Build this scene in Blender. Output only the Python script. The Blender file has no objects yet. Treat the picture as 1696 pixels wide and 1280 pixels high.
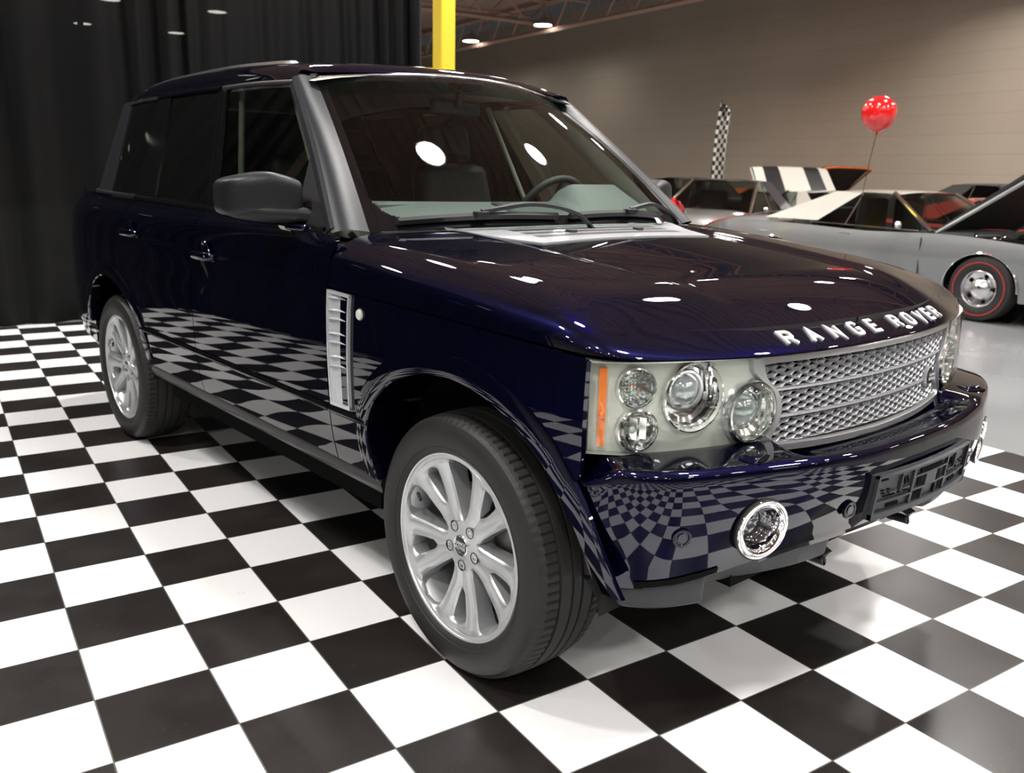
import bpy, bmesh, math, random
from mathutils import Vector, Matrix
random.seed(7)
PI = math.pi
col = bpy.context.scene.collection
sin, cos = math.sin, math.cos

# ------------------------------------------------------------------ helpers
def clamp(x, a=0., b=1.): return max(a, min(b, x))
def sstep(a, b, x):
    t = clamp((x-a)/(b-a)); return t*t*(3-2*t)
def lerp(a, b, t): return a+(b-a)*t
def vl(a, b, t): return tuple(a[i]+(b[i]-a[i])*t for i in range(len(a)))
def interp(tab, x):
    """piecewise monotone-ish smooth interpolation of [(x,y),...]"""
    n = len(tab)
    if x <= tab[0][0]: return tab[0][1]
    if x >= tab[-1][0]: return tab[-1][1]
    for i in range(n-1):
        if tab[i][0] <= x <= tab[i+1][0]:
            x0, y0 = tab[i]; x1, y1 = tab[i+1]
            h = x1-x0; t = (x-x0)/h
            d = (y1-y0)/h
            def sl(k):
                if k <= 0 or k >= n-1: return None
                a = (tab[k][1]-tab[k-1][1])/(tab[k][0]-tab[k-1][0])
                b = (tab[k+1][1]-tab[k][1])/(tab[k+1][0]-tab[k][0])
                if a*b <= 0: return 0.
                return 2*a*b/(a+b)
            m0 = sl(i); m1 = sl(i+1)
            if m0 is None: m0 = d
            if m1 is None: m1 = d
            t2 = t*t; t3 = t2*t
            return (2*t3-3*t2+1)*y0+(t3-2*t2+t)*h*m0+(-2*t3+3*t2)*y1+(t3-t2)*h*m1
def resample(pts, n, smooth=False):
    pts = [tuple(p) for p in pts]
    L = [0.]
    for a, b in zip(pts, pts[1:]): L.append(L[-1]+math.dist(a, b))
    T = L[-1]; out = []
    if smooth:
        tabs = [[(L[i], pts[i][k]) for i in range(len(pts))] for k in range(len(pts[0]))]
        return [catmull(L, pts, T*i/(n-1)) for i in range(n)]
    for i in range(n):
        s = T*i/(n-1); k = 0
        while k < len(L)-2 and L[k+1] < s: k += 1
        d = L[k+1]-L[k]
        out.append(vl(pts[k], pts[k+1], 0 if d == 0 else clamp((s-L[k])/d)))
    return out
def catmull(L, pts, s):
    k = 0
    while k < len(L)-2 and L[k+1] < s: k += 1
    h = L[k+1]-L[k]; t = clamp((s-L[k])/h) if h else 0
    n = len(pts); res = []
    for c in range(len(pts[0])):
        def m(j):
            if j == 0: return (pts[1][c]-pts[0][c])/(L[1]-L[0])
            if j == n-1: return (pts[-1][c]-pts[-2][c])/(L[-1]-L[-2])
            return (pts[j+1][c]-pts[j-1][c])/(L[j+1]-L[j-1])
        y0, y1 = pts[k][c], pts[k+1][c]; t2 = t*t; t3 = t2*t
        res.append((2*t3-3*t2+1)*y0+(t3-2*t2+t)*h*m(k)+(-2*t3+3*t2)*y1+(t3-t2)*h*m(k+1))
    return tuple(res)
def coons(B, R, T, L):
    """B,T left->right (nu pts); L,R bottom->top (nv pts); returns grid[i][j]"""
    nu, nv = len(B), len(L); G = []
    for i in range(nu):
        u = i/(nu-1); row = []
        for j in range(nv):
            v = j/(nv-1)
            row.append(tuple((1-v)*B[i][k]+v*T[i][k]+(1-u)*L[j][k]+u*R[j][k]
                       - ((1-u)*(1-v)*B[0][k]+u*(1-v)*B[-1][k]+(1-u)*v*T[0][k]+u*v*T[-1][k]) for k in range(len(B[0]))))
        G.append(row)
    return G

class MB:
    def __init__(s): s.v = []; s.f = []; s.m = []
    def grid(s, G, mi=0, closeu=False, closev=False):
        nu, nv = len(G), len(G[0]); b = len(s.v)
        for r in G:
            for p in r: s.v.append(tuple(p))
        for i in range(nu-(0 if closeu else 1)):
            for j in range(nv-(0 if closev else 1)):
                i2 = (i+1) % nu; j2 = (j+1) % nv
                s.f.append((b+i*nv+j, b+i2*nv+j, b+i2*nv+j2, b+i*nv+j2)); s.m.append(mi)
        return s
    def poly(s, pts, mi=0):
        b = len(s.v); s.v += [tuple(p) for p in pts]; s.f.append(tuple(range(b, b+len(pts)))); s.m.append(mi); return s
    def box(s, c, d, mi=0, rot=None, taper=1.):
        cx, cy, cz = c; hx, hy, hz = d[0]/2, d[1]/2, d[2]/2; b = len(s.v)
        for dz in (-1, 1):
            k = taper if dz > 0 else 1
            for dx, dy in ((-1, -1), (1, -1), (1, 1), (-1, 1)):
                p = Vector((dx*hx*k, dy*hy*k, dz*hz))
                if rot: p = rot @ p
                s.v.append((cx+p.x, cy+p.y, cz+p.z))
        for f in ((3,2,1,0),(4,5,6,7),(0,1,5,4),(1,2,6,5),(2,3,7,6),(3,0,4,7)):
            s.f.append(tuple(b+i for i in f)); s.m.append(mi)
        return s
    def tube(s, pts, r, n=10, mi=0, caps=True, sx=1.):
        pts = [Vector(p) for p in pts]; rr = r if isinstance(r, (list, tuple)) else [r]*len(pts)
        ref = Vector((0, 0, 1)); G = []
        for i, p in enumerate(pts):
            a = pts[max(0, i-1)]; c = pts[min(len(pts)-1, i+1)]; t = (c-a)
            if t.length < 1e-9: t = Vector((1, 0, 0))
            t.normalize()
            u = t.cross(ref)
            if u.length < .05: u = t.cross(Vector((1, 0, 0)))
            u.normalize(); w = u.cross(t).normalized()
            G.append([tuple(p+(u*cos(2*PI*k/n)*sx+w*sin(2*PI*k/n))*rr[i]) for k in range(n)])
        s.grid(G, mi, closev=True)
        if caps: s.poly(list(reversed(G[0])), mi); s.poly(G[-1], mi)
        return s
    def lathe(s, prof, c, axis, n=48, mi=0, a0=0., a1=2*PI, rad=None):
        """prof: [(r, h)] around axis through c"""
        ax = Vector(axis).normalized(); u = ax.orthogonal().normalized()
        if rad is not None: u = Vector(rad)
        w = ax.cross(u); c = Vector(c); G = []
        full = abs(a1-a0-2*PI) < 1e-6
        for k in range(n if full else n+1):
            a = a0+(a1-a0)*k/n
            G.append([tuple(c+(u*cos(a)+w*sin(a))*r+ax*h) for r, h in prof])
        s.grid(G, mi, closeu=full); return s
    def ball(s, c, r, nu=16, nv=10, mi=0, sc=(1, 1, 1), rot=None):
        G = []
        for i in range(nu):
            row = []
            for j in range(nv+1):
                a = 2*PI*i/nu; b = -PI/2+PI*j/nv
                p = Vector((cos(a)*cos(b)*r*sc[0], sin(a)*cos(b)*r*sc[1], sin(b)*r*sc[2]))
                if rot: p = rot @ p
                row.append((c[0]+p.x, c[1]+p.y, c[2]+p.z))
            G.append(row)
        s.grid(G, mi, closeu=True); return s
    def mirror(s):
        n = len(s.v); s.v += [(x, -y, z) for x, y, z in s.v]
        s.f += [tuple(n+i for i in reversed(f)) for f in s.f]; s.m += list(s.m); return s
    def flipy(s):
        s.v = [(x, -y, z) for x, y, z in s.v]; s.f = [tuple(reversed(f)) for f in s.f]; return s
    def build(s, name, mat, parent=None, smooth=True, angle=38, solid=0, bevel=0, off=-1, recalc=False, weld=1e-5):
        me = bpy.data.meshes.new(name); P = parent
        o3 = (0, 0, 0)
        if P is not None and P.type == 'EMPTY': o3 = (0, 0, 0)
        me.from_pydata(s.v, [], s.f)
        mats = mat if isinstance(mat, (list, tuple)) else [mat]
        for m in mats: me.materials.append(m)
        me.polygons.foreach_set('material_index', s.m)
        bm = bmesh.new(); bm.from_mesh(me)
        bmesh.ops.remove_doubles(bm, verts=bm.verts, dist=weld)
        bmesh.ops.dissolve_degenerate(bm, edges=bm.edges, dist=1e-6)
        if recalc: bmesh.ops.recalc_face_normals(bm, faces=bm.faces)
        bm.to_mesh(me); bm.free()
        if smooth:
            me.polygons.foreach_set('use_smooth', [True]*len(me.polygons))
            me.set_sharp_from_angle(angle=math.radians(angle))
        o = bpy.data.objects.new(name, me); col.objects.link(o)
        if P is not None:
            o.parent = P
            if P.type == 'EMPTY': o.matrix_parent_inverse = Matrix.LocRotScale(P.location, P.rotation_euler, P.scale).inverted()
        if solid:
            m = o.modifiers.new('s', 'SOLIDIFY'); m.thickness = solid; m.offset = off
        if bevel:
            m = o.modifiers.new('b', 'BEVEL'); m.width = bevel; m.segments = 2; m.limit_method = 'ANGLE'; m.angle_limit = math.radians(40)
        return o
def empty(name, loc, label, cat, group=None):
    o = bpy.data.objects.new(name, None); col.objects.link(o); o.location = loc; o.empty_display_size = .2
    tag(o, label, cat, group); return o
def tag(o, label=None, cat=None, group=None, kind=None):
    if label: o['label'] = label
    if cat: o['category'] = cat
    if group: o['group'] = group
    if kind: o['kind'] = kind
    return o
def copy_tree(o, parent=None, first=True):
    c = o.copy(); col.objects.link(c)
    if parent is not None: c.parent = parent
    for ch in list(o.children): copy_tree(ch, c, False)
    return c

# ------------------------------------------------------------------ materials
def mat(name, base=(.5, .5, .5), rough=.5, metal=0., coat=0., coat_r=.03, spec=.5, emit=None, es=0., **k):
    m = bpy.data.materials.new(name); m.use_nodes = True; b = m.node_tree.nodes['Principled BSDF']
    b.inputs['Base Color'].default_value = (*base, 1); b.inputs['Roughness'].default_value = rough
    b.inputs['Metallic'].default_value = metal; b.inputs['Coat Weight'].default_value = coat
    b.inputs['Coat Roughness'].default_value = coat_r; b.inputs['Specular IOR Level'].default_value = spec
    if emit: b.inputs['Emission Color'].default_value = (*emit, 1); b.inputs['Emission Strength'].default_value = es
    return m
class NT:
    def __init__(s, m): s.t = m.node_tree; s.b = s.t.nodes.get('Principled BSDF')
    def n(s, ty, **k):
        x = s.t.nodes.new(ty)
        for a, b in k.items():
            if a.startswith('i_'): x.inputs[int(a[2:])].default_value = b
            else: setattr(x, a, b)
        return x
    def l(s, a, b): s.t.links.new(a, b)
    def math(s, op, a, b=None, c=None):
        x = s.n('ShaderNodeMath', operation=op)
        for i, q in enumerate((a, b, c)):
            if q is None: continue
            if isinstance(q, (int, float)): x.inputs[i].default_value = q
            else: s.l(q, x.inputs[i])
        return x.outputs[0]
    def mix(s, f, a, b):
        x = s.n('ShaderNodeMix', data_type='RGBA')
        for sock, q in ((x.inputs[0], f), (x.inputs[6], a), (x.inputs[7], b)):
            if isinstance(q, (int, float)): sock.default_value = q
            elif isinstance(q, tuple): sock.default_value = (*q, 1) if len(q) == 3 else q
            else: s.l(q, sock)
        return x.outputs[2]
def noise_bump(m, scale, strength, dist=.01, coord='Object', detail=3):
    t = NT(m); tc = t.n('ShaderNodeTexCoord'); nz = t.n('ShaderNodeTexNoise'); nz.inputs['Scale'].default_value = scale
    nz.inputs['Detail'].default_value = detail
    t.l(tc.outputs[coord], nz.inputs['Vector']); bp = t.n('ShaderNodeBump'); bp.inputs['Strength'].default_value = strength
    bp.inputs['Distance'].default_value = dist
    t.l(nz.outputs[0], bp.inputs['Height']); t.l(bp.outputs[0], t.b.inputs['Normal']); return m
def glassy(name, tint, ior=1.5, rough=0.):
    """thin pane: tinted transmission plus a mirror layer weighted by Fresnel"""
    m = bpy.data.materials.new(name); m.use_nodes = True; t = m.node_tree; t.nodes.remove(t.nodes['Principled BSDF'])
    out = t.nodes['Material Output']; tr = t.nodes.new('ShaderNodeBsdfTransparent'); tr.inputs[0].default_value = (*tint, 1)
    gl = t.nodes.new('ShaderNodeBsdfGlossy'); gl.inputs['Roughness'].default_value = rough
    fr = t.nodes.new('ShaderNodeFresnel'); fr.inputs['IOR'].default_value = ior; mx = t.nodes.new('ShaderNodeMixShader')
    geo = t.nodes.new('ShaderNodeNewGeometry')
    # same Fresnel from both sides of the pane
    mm = t.nodes.new('ShaderNodeMath'); mm.operation = 'SUBTRACT'; mm.inputs[0].default_value = 1
    mi = t.nodes.new('ShaderNodeMix'); mi.data_type = 'FLOAT'; mi.inputs[2].default_value = ior; mi.inputs[3].default_value = 1/ior
    t.links.new(geo.outputs['Backfacing'], mi.inputs[0]); t.links.new(mi.outputs[0], fr.inputs['IOR'])
    t.links.new(fr.outputs[0], mx.inputs[0]); t.links.new(tr.outputs[0], mx.inputs[1]); t.links.new(gl.outputs[0], mx.inputs[2])
    t.links.new(mx.outputs[0], out.inputs[0]); return m

M = {}
M['paint'] = mat('navy_paint', (.0022, .0030, .019), .31, .8, 1., .010, spec=.0)
M['paint'].node_tree.nodes['Principled BSDF'].inputs['Specular Tint'].default_value = (.035, .048, .15, 1)
M['paint_dull'] = mat('navy_jamb', (.003, .004, .014), .5, .2, .3)
M['black'] = mat('black_plastic', (.012, .012, .013), .5)
M['black_rough'] = mat('black_rough', (.008, .008, .008), .8, spec=.2)
M['void'] = mat('shadow_black', (.003, .003, .003), .9, spec=.1)
M['satin'] = noise_bump(mat('satin_charcoal', (.012, .014, .018), .42, .0, spec=.28), 900, .08, .0005)
M['mirror_shell'] = noise_bump(mat('grained_charcoal', (.009, .010, .012), .40, 0., spec=.35), 1400, .12, .0006)
M['lower_plastic'] = noise_bump(mat('grey_black_plastic', (.022, .025, .03), .5), 900, .1, .0006)
M['gloss_black'] = mat('gloss_black', (.004, .004, .005), .06, spec=.6)
M['rubber_seal'] = mat('rubber_seal', (.006, .006, .006), .5)
M['silver'] = mat('silver_paint', (.50, .52, .55), .30, .35, .5)
M['grille_grey'] = mat('grille_grey', (.36, .36, .37), .36, .8)
M['mesh_grey'] = mat('mesh_grey', (.50, .51, .53), .32, .6)
M['chrome'] = mat('chrome', (.88, .88, .9), .05, 1.)
M['chrome_soft'] = mat('chrome_soft', (.8, .8, .82), .18, 1.)
M['letter'] = mat('letter_silver', (.72, .74, .76), .35, .4)
M['alloy'] = mat('alloy', (.58, .60, .62), .34, .75, .4, .08)
M['tyre'] = noise_bump(mat('tyre', (.0085, .0085, .009), .55), 220, .15, .001)
M['tread'] = noise_bump(mat('tread', (.017, .0165, .016), .75), 300, .3, .001)
M['disc'] = mat('brake_disc', (.25, .24, .23), .4, .9)
M['glass'] = glassy('windshield_glass', (.80, .90, .86))
M['glass_band'] = glassy('windshield_sunband', (.10, .42, .40))
M['glass_side'] = glassy('side_glass', (.30, .33, .30))
M['privacy'] = mat('privacy_glass', (.003, .003, .003), .03, spec=.5)
M['clear'] = glassy('clear_lens', (.93, .95, .93), 1.45, .02)
M['amber'] = mat('amber', (.85, .20, .02), .25, coat=.8)
M['lamp_house'] = mat('lamp_house', (.62, .65, .60), .42, .35)
M['lamp_grey'] = mat('lamp_grey', (.40, .42, .40), .4, .5)
M['reflector'] = mat('reflector', (.9, .9, .9), .12, 1.)
M['bulb_glass'] = mat('bulb_glass', (.50, .55, .57), .06, .55, 1.)
M['fog_lens'] = mat('fog_lens', (.10, .11, .12), .04, .6, 1.)
M['sill'] = mat('sill_black', (.006, .006, .007), .35)
M['leather'] = mat('black_leather', (.006, .006, .006), .6)
M['dash'] = mat('dash_grey', (.085, .092, .090), .6)
M['dash_dark'] = mat('dash_dark', (.03, .035, .035), .6)
M['trim_light'] = mat('trim_light', (.55, .56, .48), .7)
M['badge_green'] = mat('badge_dark', (.012, .02, .016), .3)

# checkered mat: object x = along tile columns, y = along rows (tile size in metres)
TS = .29973
def checker_mat():
    m = mat('checker_tiles', (.8, .8, .8), .25); t = NT(m); tc = t.n('ShaderNodeTexCoord'); sp = t.n('ShaderNodeSeparateXYZ')
    t.l(tc.outputs['Object'], sp.inputs[0])
    u = t.math('DIVIDE', sp.outputs[0], TS); v = t.math('DIVIDE', sp.outputs[1], TS)
    s = t.math('ADD', t.math('FLOOR', u), t.math('FLOOR', v))
    odd = t.math('ABSOLUTE', t.math('SUBTRACT', s, t.math('MULTIPLY', t.math('FLOOR', t.math('DIVIDE', s, 2.)), 2.)))
    odd = t.math('GREATER_THAN', odd, .5)
    def edge(c):
        f = t.math('FRACT', c); return t.math('MINIMUM', f, t.math('SUBTRACT', 1., f))
    e = t.math('MINIMUM', edge(u), edge(v))
    seam = t.math('LESS_THAN', e, .0065)
    nz = t.n('ShaderNodeTexNoise'); nz.inputs['Scale'].default_value = 2.2; nz.inputs['Detail'].default_value = 6
    nz.inputs['Roughness'].default_value = .65
    t.l(tc.outputs['Object'], nz.inputs['Vector'])
    sm = t.n('ShaderNodeMapRange'); sm.inputs[1].default_value = .4; sm.inputs[2].default_value = .75
    t.l(nz.outputs[0], sm.inputs[0])
    dark = t.mix(sm.outputs[0], (.014, .0122, .0115), (.027, .024, .0225))
    sp2 = t.n('ShaderNodeTexNoise'); sp2.inputs['Scale'].default_value = 90; sp2.inputs['Detail'].default_value = 2
    t.l(tc.outputs['Object'], sp2.inputs['Vector'])
    speck = t.math('GREATER_THAN', sp2.outputs[0], .745)
    dark = t.mix(speck, dark, (.12, .11, .10))
    light = (.80, .81, .82)
    c = t.mix(odd, dark, light); c = t.mix(seam, c, (.10, .10, .092))
    t.l(c, t.b.inputs['Base Color'])
    nf = t.n('ShaderNodeTexNoise'); nf.inputs['Scale'].default_value = 160; nf.inputs['Detail'].default_value = 3
    t.l(tc.outputs['Object'], nf.inputs['Vector'])
    bp = t.n('ShaderNodeBump'); bp.inputs['Strength'].default_value = .10; bp.inputs['Distance'].default_value = .002
    hh = t.math('MULTIPLY', nf.outputs[0], .35)
    g = t.n('ShaderNodeMapRange'); g.inputs[1].default_value = 0; g.inputs[2].default_value = .012
    t.l(e, g.inputs[0]); h2 = t.math('ADD', hh, t.math('MULTIPLY', g.outputs[0], 1.))
    t.l(h2, bp.inputs['Height']); t.l(bp.outputs[0], t.b.inputs['Normal'])
    r = t.n('ShaderNodeMapRange'); r.inputs[3].default_value = .22; r.inputs[4].default_value = .38
    t.l(nz.outputs[0], r.inputs[0]); t.l(r.outputs[0], t.b.inputs['Roughness'])
    t.b.inputs['Specular IOR Level'].default_value = .45
    return m
M['checker'] = checker_mat()

# ------------------------------------------------------------------ camera
CAM = Vector((1.82957309, -2.30797873, 1.39017525)); YAW, PITCH, ROLL, FPX = 2.43082192, -.235815978, -.0222948805, 1458.43
cd = bpy.data.cameras.new('camera'); cam = bpy.data.objects.new('camera', cd); col.objects.link(cam)
cd.sensor_fit = 'HORIZONTAL'; cd.sensor_width = 36; cd.lens = 36*FPX/1696
f = Vector((cos(PITCH)*cos(YAW), cos(PITCH)*sin(YAW), sin(PITCH))); r = Vector((sin(YAW), -cos(YAW), 0)); d = f.cross(r)
r2 = cos(ROLL)*r+sin(ROLL)*d; d2 = -sin(ROLL)*r+cos(ROLL)*d
mw = Matrix((r2, -d2, -f)).transposed().to_4x4(); mw.translation = CAM; cam.matrix_world = mw
cd.clip_start = .05; cd.clip_end = 200
cd.dof.use_dof = True; cd.dof.focus_distance = 2.35; cd.dof.aperture_fstop = 5.0
bpy.context.scene.camera = cam

# ------------------------------------------------------------------ the vehicle (x forward, front axle at x=0)
suv = empty('suv', (-1.44, 0, 0), 'dark navy blue boxy sport utility vehicle parked on the checkered floor in the foreground', 'car')

YP = [(.36, .905), (.42, .925), (.50, .950), (.60, .968), (.70, .975), (.82, .977), (.95, .973), (1.04, .966), (1.12, .955), (1.175, .938), (1.205, .915), (1.235, .893)]
def ztaper(x):
    t = 0.
    if x > -.3: t += .028*((x+.3)/.8)**2
    if x < -2.7:
        dd = -2.7-x; t += .028*dd**2+.085*max(0, dd-.55)**2*2.2
    return t
def Yside(x, z): return interp(YP, z)-ztaper(x)
def Gside(x, z):
    dd = max(0, -2.6-x); return .893-.365*(z-1.22)-.115*dd**3
def Cz(x):      # shut line / waist crease
    return interp([(-4.1, 1.115), (-2.7, 1.085), (-1.6, 1.062), (-.62, 1.040), (0., 1.022), (.5, .997)], x)
def belt(x): return interp([(-4.0, 1.262), (-2.5, 1.250), (-1.7, 1.234), (-.86, 1.210), (-.60, 1.200)], x)

ARCH_F = [(-.362, .40), (-.372, .47), (-.388, .547), (-.389, .64), (-.345, .727), (-.25, .807), (-.165, .842), (-.08, .863), (-.02, .870), (.04, .872), (.141, .858), (.235, .827), (.306, .79), (.365, .748), (.403, .703), (.461, .63), (.519, .519), (.549, .448), (.56, .40)]
ARCH_R = [(-2.395, .40), (-2.385, .50), (-2.40, .60), (-2.424, .681), (-2.49, .735), (-2.574, .782), (-2.66, .818), (-2.758, .845), (-2.85, .856), (-2.95, .850), (-3.06, .815), (-3.15, .755), (-3.22, .675), (-3.26, .569), (-3.27, .45)]
def side_panel(grid2, off=0., yf=Yside, flange=.014):
    """(x,z) grid -> 3-D grid on the near (right) side with a returned edge"""
    G = [[(x, -(yf(x, z)+off), z) for x, z in row] for row in grid2]
    mb = MB(); mb.grid(G)
    if flange:
        B = [r[0] for r in G]; T = [r[-1] for r in G]; L = G[0]; R = G[-1]
        for e in (B, T, L, R):
            mb.grid([[p, (p[0], p[1]+flange, p[2])] for p in e])
    return mb
def both(mk, name, m, parent=suv, **k):
    """build a right and a mirrored left part"""
    a = mk(); r_ = a.build(name, m, parent, **k)
    b = mk().flipy(); l_ = b.build(name, m, parent, **k)
    return r_, l_
def quad2(x0, x1, zb, zt, nu, nv, xb=None):
    """rect-ish panel; zb/zt functions of x"""
    xs0 = lambda v: x0 if not callable(x0) else x0(v)
    xs1 = lambda v: x1 if not callable(x1) else x1(v)
    G = []
    for i in range(nu):
        row = []
        for j in range(nv):
            v = j/(nv-1); x = lerp(xs0(v), xs1(v), i/(nu-1)); row.append((x, lerp(zb(x), zt(x), v)))
        G.append(row)
    return G
def ladder(bottom, top_fn, nu, nv, sub=None):
    """panel between a polyline (x,z) and a top curve, ruled by nearly vertical lines"""
    B = resample(bottom, nu, True); xs = [p[0] for p in B]; x0, x1 = xs[0], xs[-1]; G = []
    lens = [0]
    for a, b in zip(B, B[1:]): lens.append(lens[-1]+math.dist(a, b))
    for i, p in enumerate(B):
        xt = lerp(x0, x1, lens[i]/lens[-1])*.5+p[0]*.5
        G.append([(lerp(p[0], xt, (j/(nv-1))), lerp(p[1], top_fn(xt), j/(nv-1))) for j in range(nv)])
    return G

gap = .0022
STRIP0, STRIP1 = .640, .668
# --- front fender (above rub strip) and its lower piece
def fender():
    i0 = [i for i, p in enumerate(ARCH_F) if p[1] > STRIP1][0]
    arch = [p for p in ARCH_F if p[1] > .70 and p[0] < .404]
    bot = [(-.612, STRIP1), (-.52, STRIP1), (-.44, STRIP1), (-.392, STRIP1+.003)]+arch+[(.43, .700), (.46, .700), (.482, .712), (.492, .74), (.495, .78)]
    G = ladder(bot, lambda x: Cz(x)-gap*1.5, 110, 16)
    # straighten the front edge onto the headlamp joint
    for i in range(len(G)):
        for j in range(len(G[0])):
            x, z = G[i][j]
            G[i][j] = (min(x, .499), z)
    return side_panel(G)
def fender_low():
    G = quad2(-.612, lambda v: -.392+.006*(1-v) if v > .3 else lerp(-.376, -.390, v/.3), lambda x: .478, lambda x: STRIP0, 16, 14)
    return side_panel(G)
def door_low(x0, x1):
    def mk():
        return side_panel(quad2(x0, x1, lambda x: .480, lambda x: STRIP0, 40, 14))
    return mk
def door_up(x0, x1, arch=False):
    def mk():
        lo = quad2(x0, x1, lambda x: STRIP1, lambda x: Cz(x)-.006, 40, 20)
        up = quad2(x0, x1, lambda x: Cz(x)+.005, lambda x: belt(x)-.012, 40, 16)
        G = []
        for a, b in zip(lo, up):
            G.append([(x, -(Yside(x, z)+.007*sstep(Cz(x)-.14, Cz(x), z)), z) for x, z in a]+[(x, -(Yside(x, z)), z) for x, z in b[0:1]]+[(x, -(Yside(x, z)), z) for x, z in b[1:]])
        mb = MB(); mb.grid(G)
        for e in ([r[0] for r in G], [r[-1] for r in G], G[0], G[-1]): mb.grid([[p, (p[0], p[1]+.014, p[2])] for p in e])
        return mb
    return mk
both(fender, 'front_fender', M['paint']); both(fender_low, 'lower_fender_panel', M['paint'])
# front door
fd = both(door_up(-1.728, -.618), 'front_door', M['paint']); both(door_low(-1.728, -.618), 'lower_door_panel', M['paint'])
# rear door, cut by the wheel arch
def rear_door_up():
    # bottom follows strip then arch; top follows the belt; three rows groups with the crease
    bot = [(-2.635, .808), (-2.574, .782), (-2.49, .735), (-2.424, .681), (-2.405, STRIP1+.002), (-2.30, STRIP1), (-2.1, STRIP1), (-1.9, STRIP1), (-1.733, STRIP1)]
    B = resample(bot, 60)
    G = []
    for i, (x, z) in enumerate(B):
        s = i/59; xt = lerp(-2.635, -1.733, s)*.3+x*.7; row = []
        for j in range(20):
            v = j/19; xx = lerp(x, xt, v); row.append((xx, lerp(z, Cz(xx)-.006, v), 1))
        for j in range(14):
            v = j/13; xx = xt; row.append((xx, lerp(Cz(xx)+.005, belt(xx)-.012, v), 0))
        G.append([(a, -(Yside(a, b)+(.007*sstep(Cz(a)-.14, Cz(a), b) if c else 0)), b) for a, b, c in row])
    mb = MB(); mb.grid(G)
    for e in ([r[0] for r in G], [r[-1] for r in G], G[0], G[-1]): mb.grid([[p, (p[0], p[1]+.014, p[2])] for p in e])
    return mb
rd = both(rear_door_up, 'rear_door', M['paint'])
both(lambda: side_panel(quad2(lambda v: -2.380-.012*v, -1.733, lambda x: .480, lambda x: STRIP0, 30, 14)), 'lower_door_panel', M['paint'])
def quarter():
    bot = [(-4.02, .70), (-3.8, .70), (-3.5, .70), (-3.24, .70), (-3.18, .72)]+[(x, z) for x, z in reversed(ARCH_R) if z > .735 and x < -2.64]+[(-2.640, .810)]
    B = resample(bot, 70); G = []
    for i, (x, z) in enumerate(B):
        s = i/69; xt = lerp(-4.02, -2.64, s)*.3+x*.7; row = []
        for j in range(16):
            v = j/15; xx = lerp(x, xt, v); row.append((xx, lerp(z, Cz(xx), v), 1))
        for j in range(14):
            v = j/13; row.append((xt, lerp(Cz(xt), belt(xt)-.004, v), 0))
        G.append([(a, -(Yside(a, b)), b) for a, b, c in row])
    mb = MB(); mb.grid(G)
    for e in ([r[0] for r in G], [r[-1] for r in G], G[0], G[-1]): mb.grid([[p, (p[0], p[1]+.014, p[2])] for p in e])
    return mb
both(quarter, 'rear_quarter_panel', M['paint'])
# rub strips along the doors
def strip(x0, x1, n=30):
    def mk():
        G = []
        for i in range(n):
            x = lerp(x0, x1, i/(n-1)); y = Yside(x, .655)
            G.append([(x, -(y-.006), STRIP0+.001), (x, -(y+.006), STRIP0+.003), (x, -(y+.010), .648), (x, -(y+.010), .660), (x, -(y+.006), STRIP1-.002), (x, -(y-.006), STRIP1)])
        mb = MB(); mb.grid(G); mb.poly(G[0]); mb.poly(list(reversed(G[-1]))); return mb
    return mk
for a, b in ((-1.727, -.62), (-2.40, -1.734), (-.612, -.394)): both(strip(a, b), 'rub_strip', M['gloss_black'])
# inner dark body so that gaps read black
def inner():
    mb = MB()
    def rng(x0, x1, z0, z1, n, m2, o=.018):
        mb.grid([[(lerp(x0, x1, i/n), -(Yside(lerp(x0, x1, i/n), lerp(z0, z1, j/m2))-o), lerp(z0, z1, j/m2)) for j in range(m2+1)] for i in range(n+1)])
    rng(-2.38, -.64, .42, 1.16, 30, 16, .03); rng(-.64, -.40, .42, 1.0, 5, 8); rng(-.42, .40, .885, 1.0, 12, 3); rng(-4.0, -2.3, .87, 1.20, 20, 8)
    rng(-.60, -.395, .42, 1.0, 4, 8)
    return mb
both(inner, 'inner_body', M['void'])
# sill
def sill():
    G = []
    for i in range(30):
        x = lerp(-2.395, -.365, i/29); y = .935
        G.append([(x, -(y-.12), .475), (x, -(y+.002), .474), (x, -(y+.006), .455), (x, -(y-.005), .425), (x, -(y-.04), .400), (x, -(y-.30), .385)])
    mb = MB(); mb.grid(G); mb.poly(G[0]); mb.poly(G[-1]); return mb
both(sill, 'side_sill', M['sill'])
# wheel arch flares + liners
def arch_pts(A, n): return resample(A, n, True)
def flare(A, c, w=.062):
    def mk():
        P = arch_pts(A, 70); mb = MB(); G = []
        for x, z in P:
            dx, dz = x-c[0], z-c[1]; L = math.hypot(dx, dz); ux, uz = dx/L, dz/L
            xo, zo = x+ux*w, z+uz*w
            ff = lambda a, b, o: (a, -(Yside(clamp(a, -4, .49), max(b, .45))+o), b)
            G.append([(x-ux*.004, -.80, z-uz*.004), ff(x-ux*.004, z-uz*.004, -.030), ff(x-ux*.004, z-uz*.004, .003), ff(x, z, .0075), ff(lerp(x, xo, .3), lerp(z, zo, .3), .009), ff(lerp(x, xo, .88), lerp(z, zo, .88), .0075), ff(xo, zo, .0045), ff(xo+ux*.002, zo+uz*.002, -.004)])
        mb.grid(G); return mb
    return mk
both(flare([p for p in ARCH_F if p[1] > .45 or p[0] > 0][:-1], (.06, .40)), 'wheel_arch_flare', M['paint'])
both(flare([p for p in ARCH_R if p[1] > .47], (-2.84, .40)), 'wheel_arch_flare', M['paint'])
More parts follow.
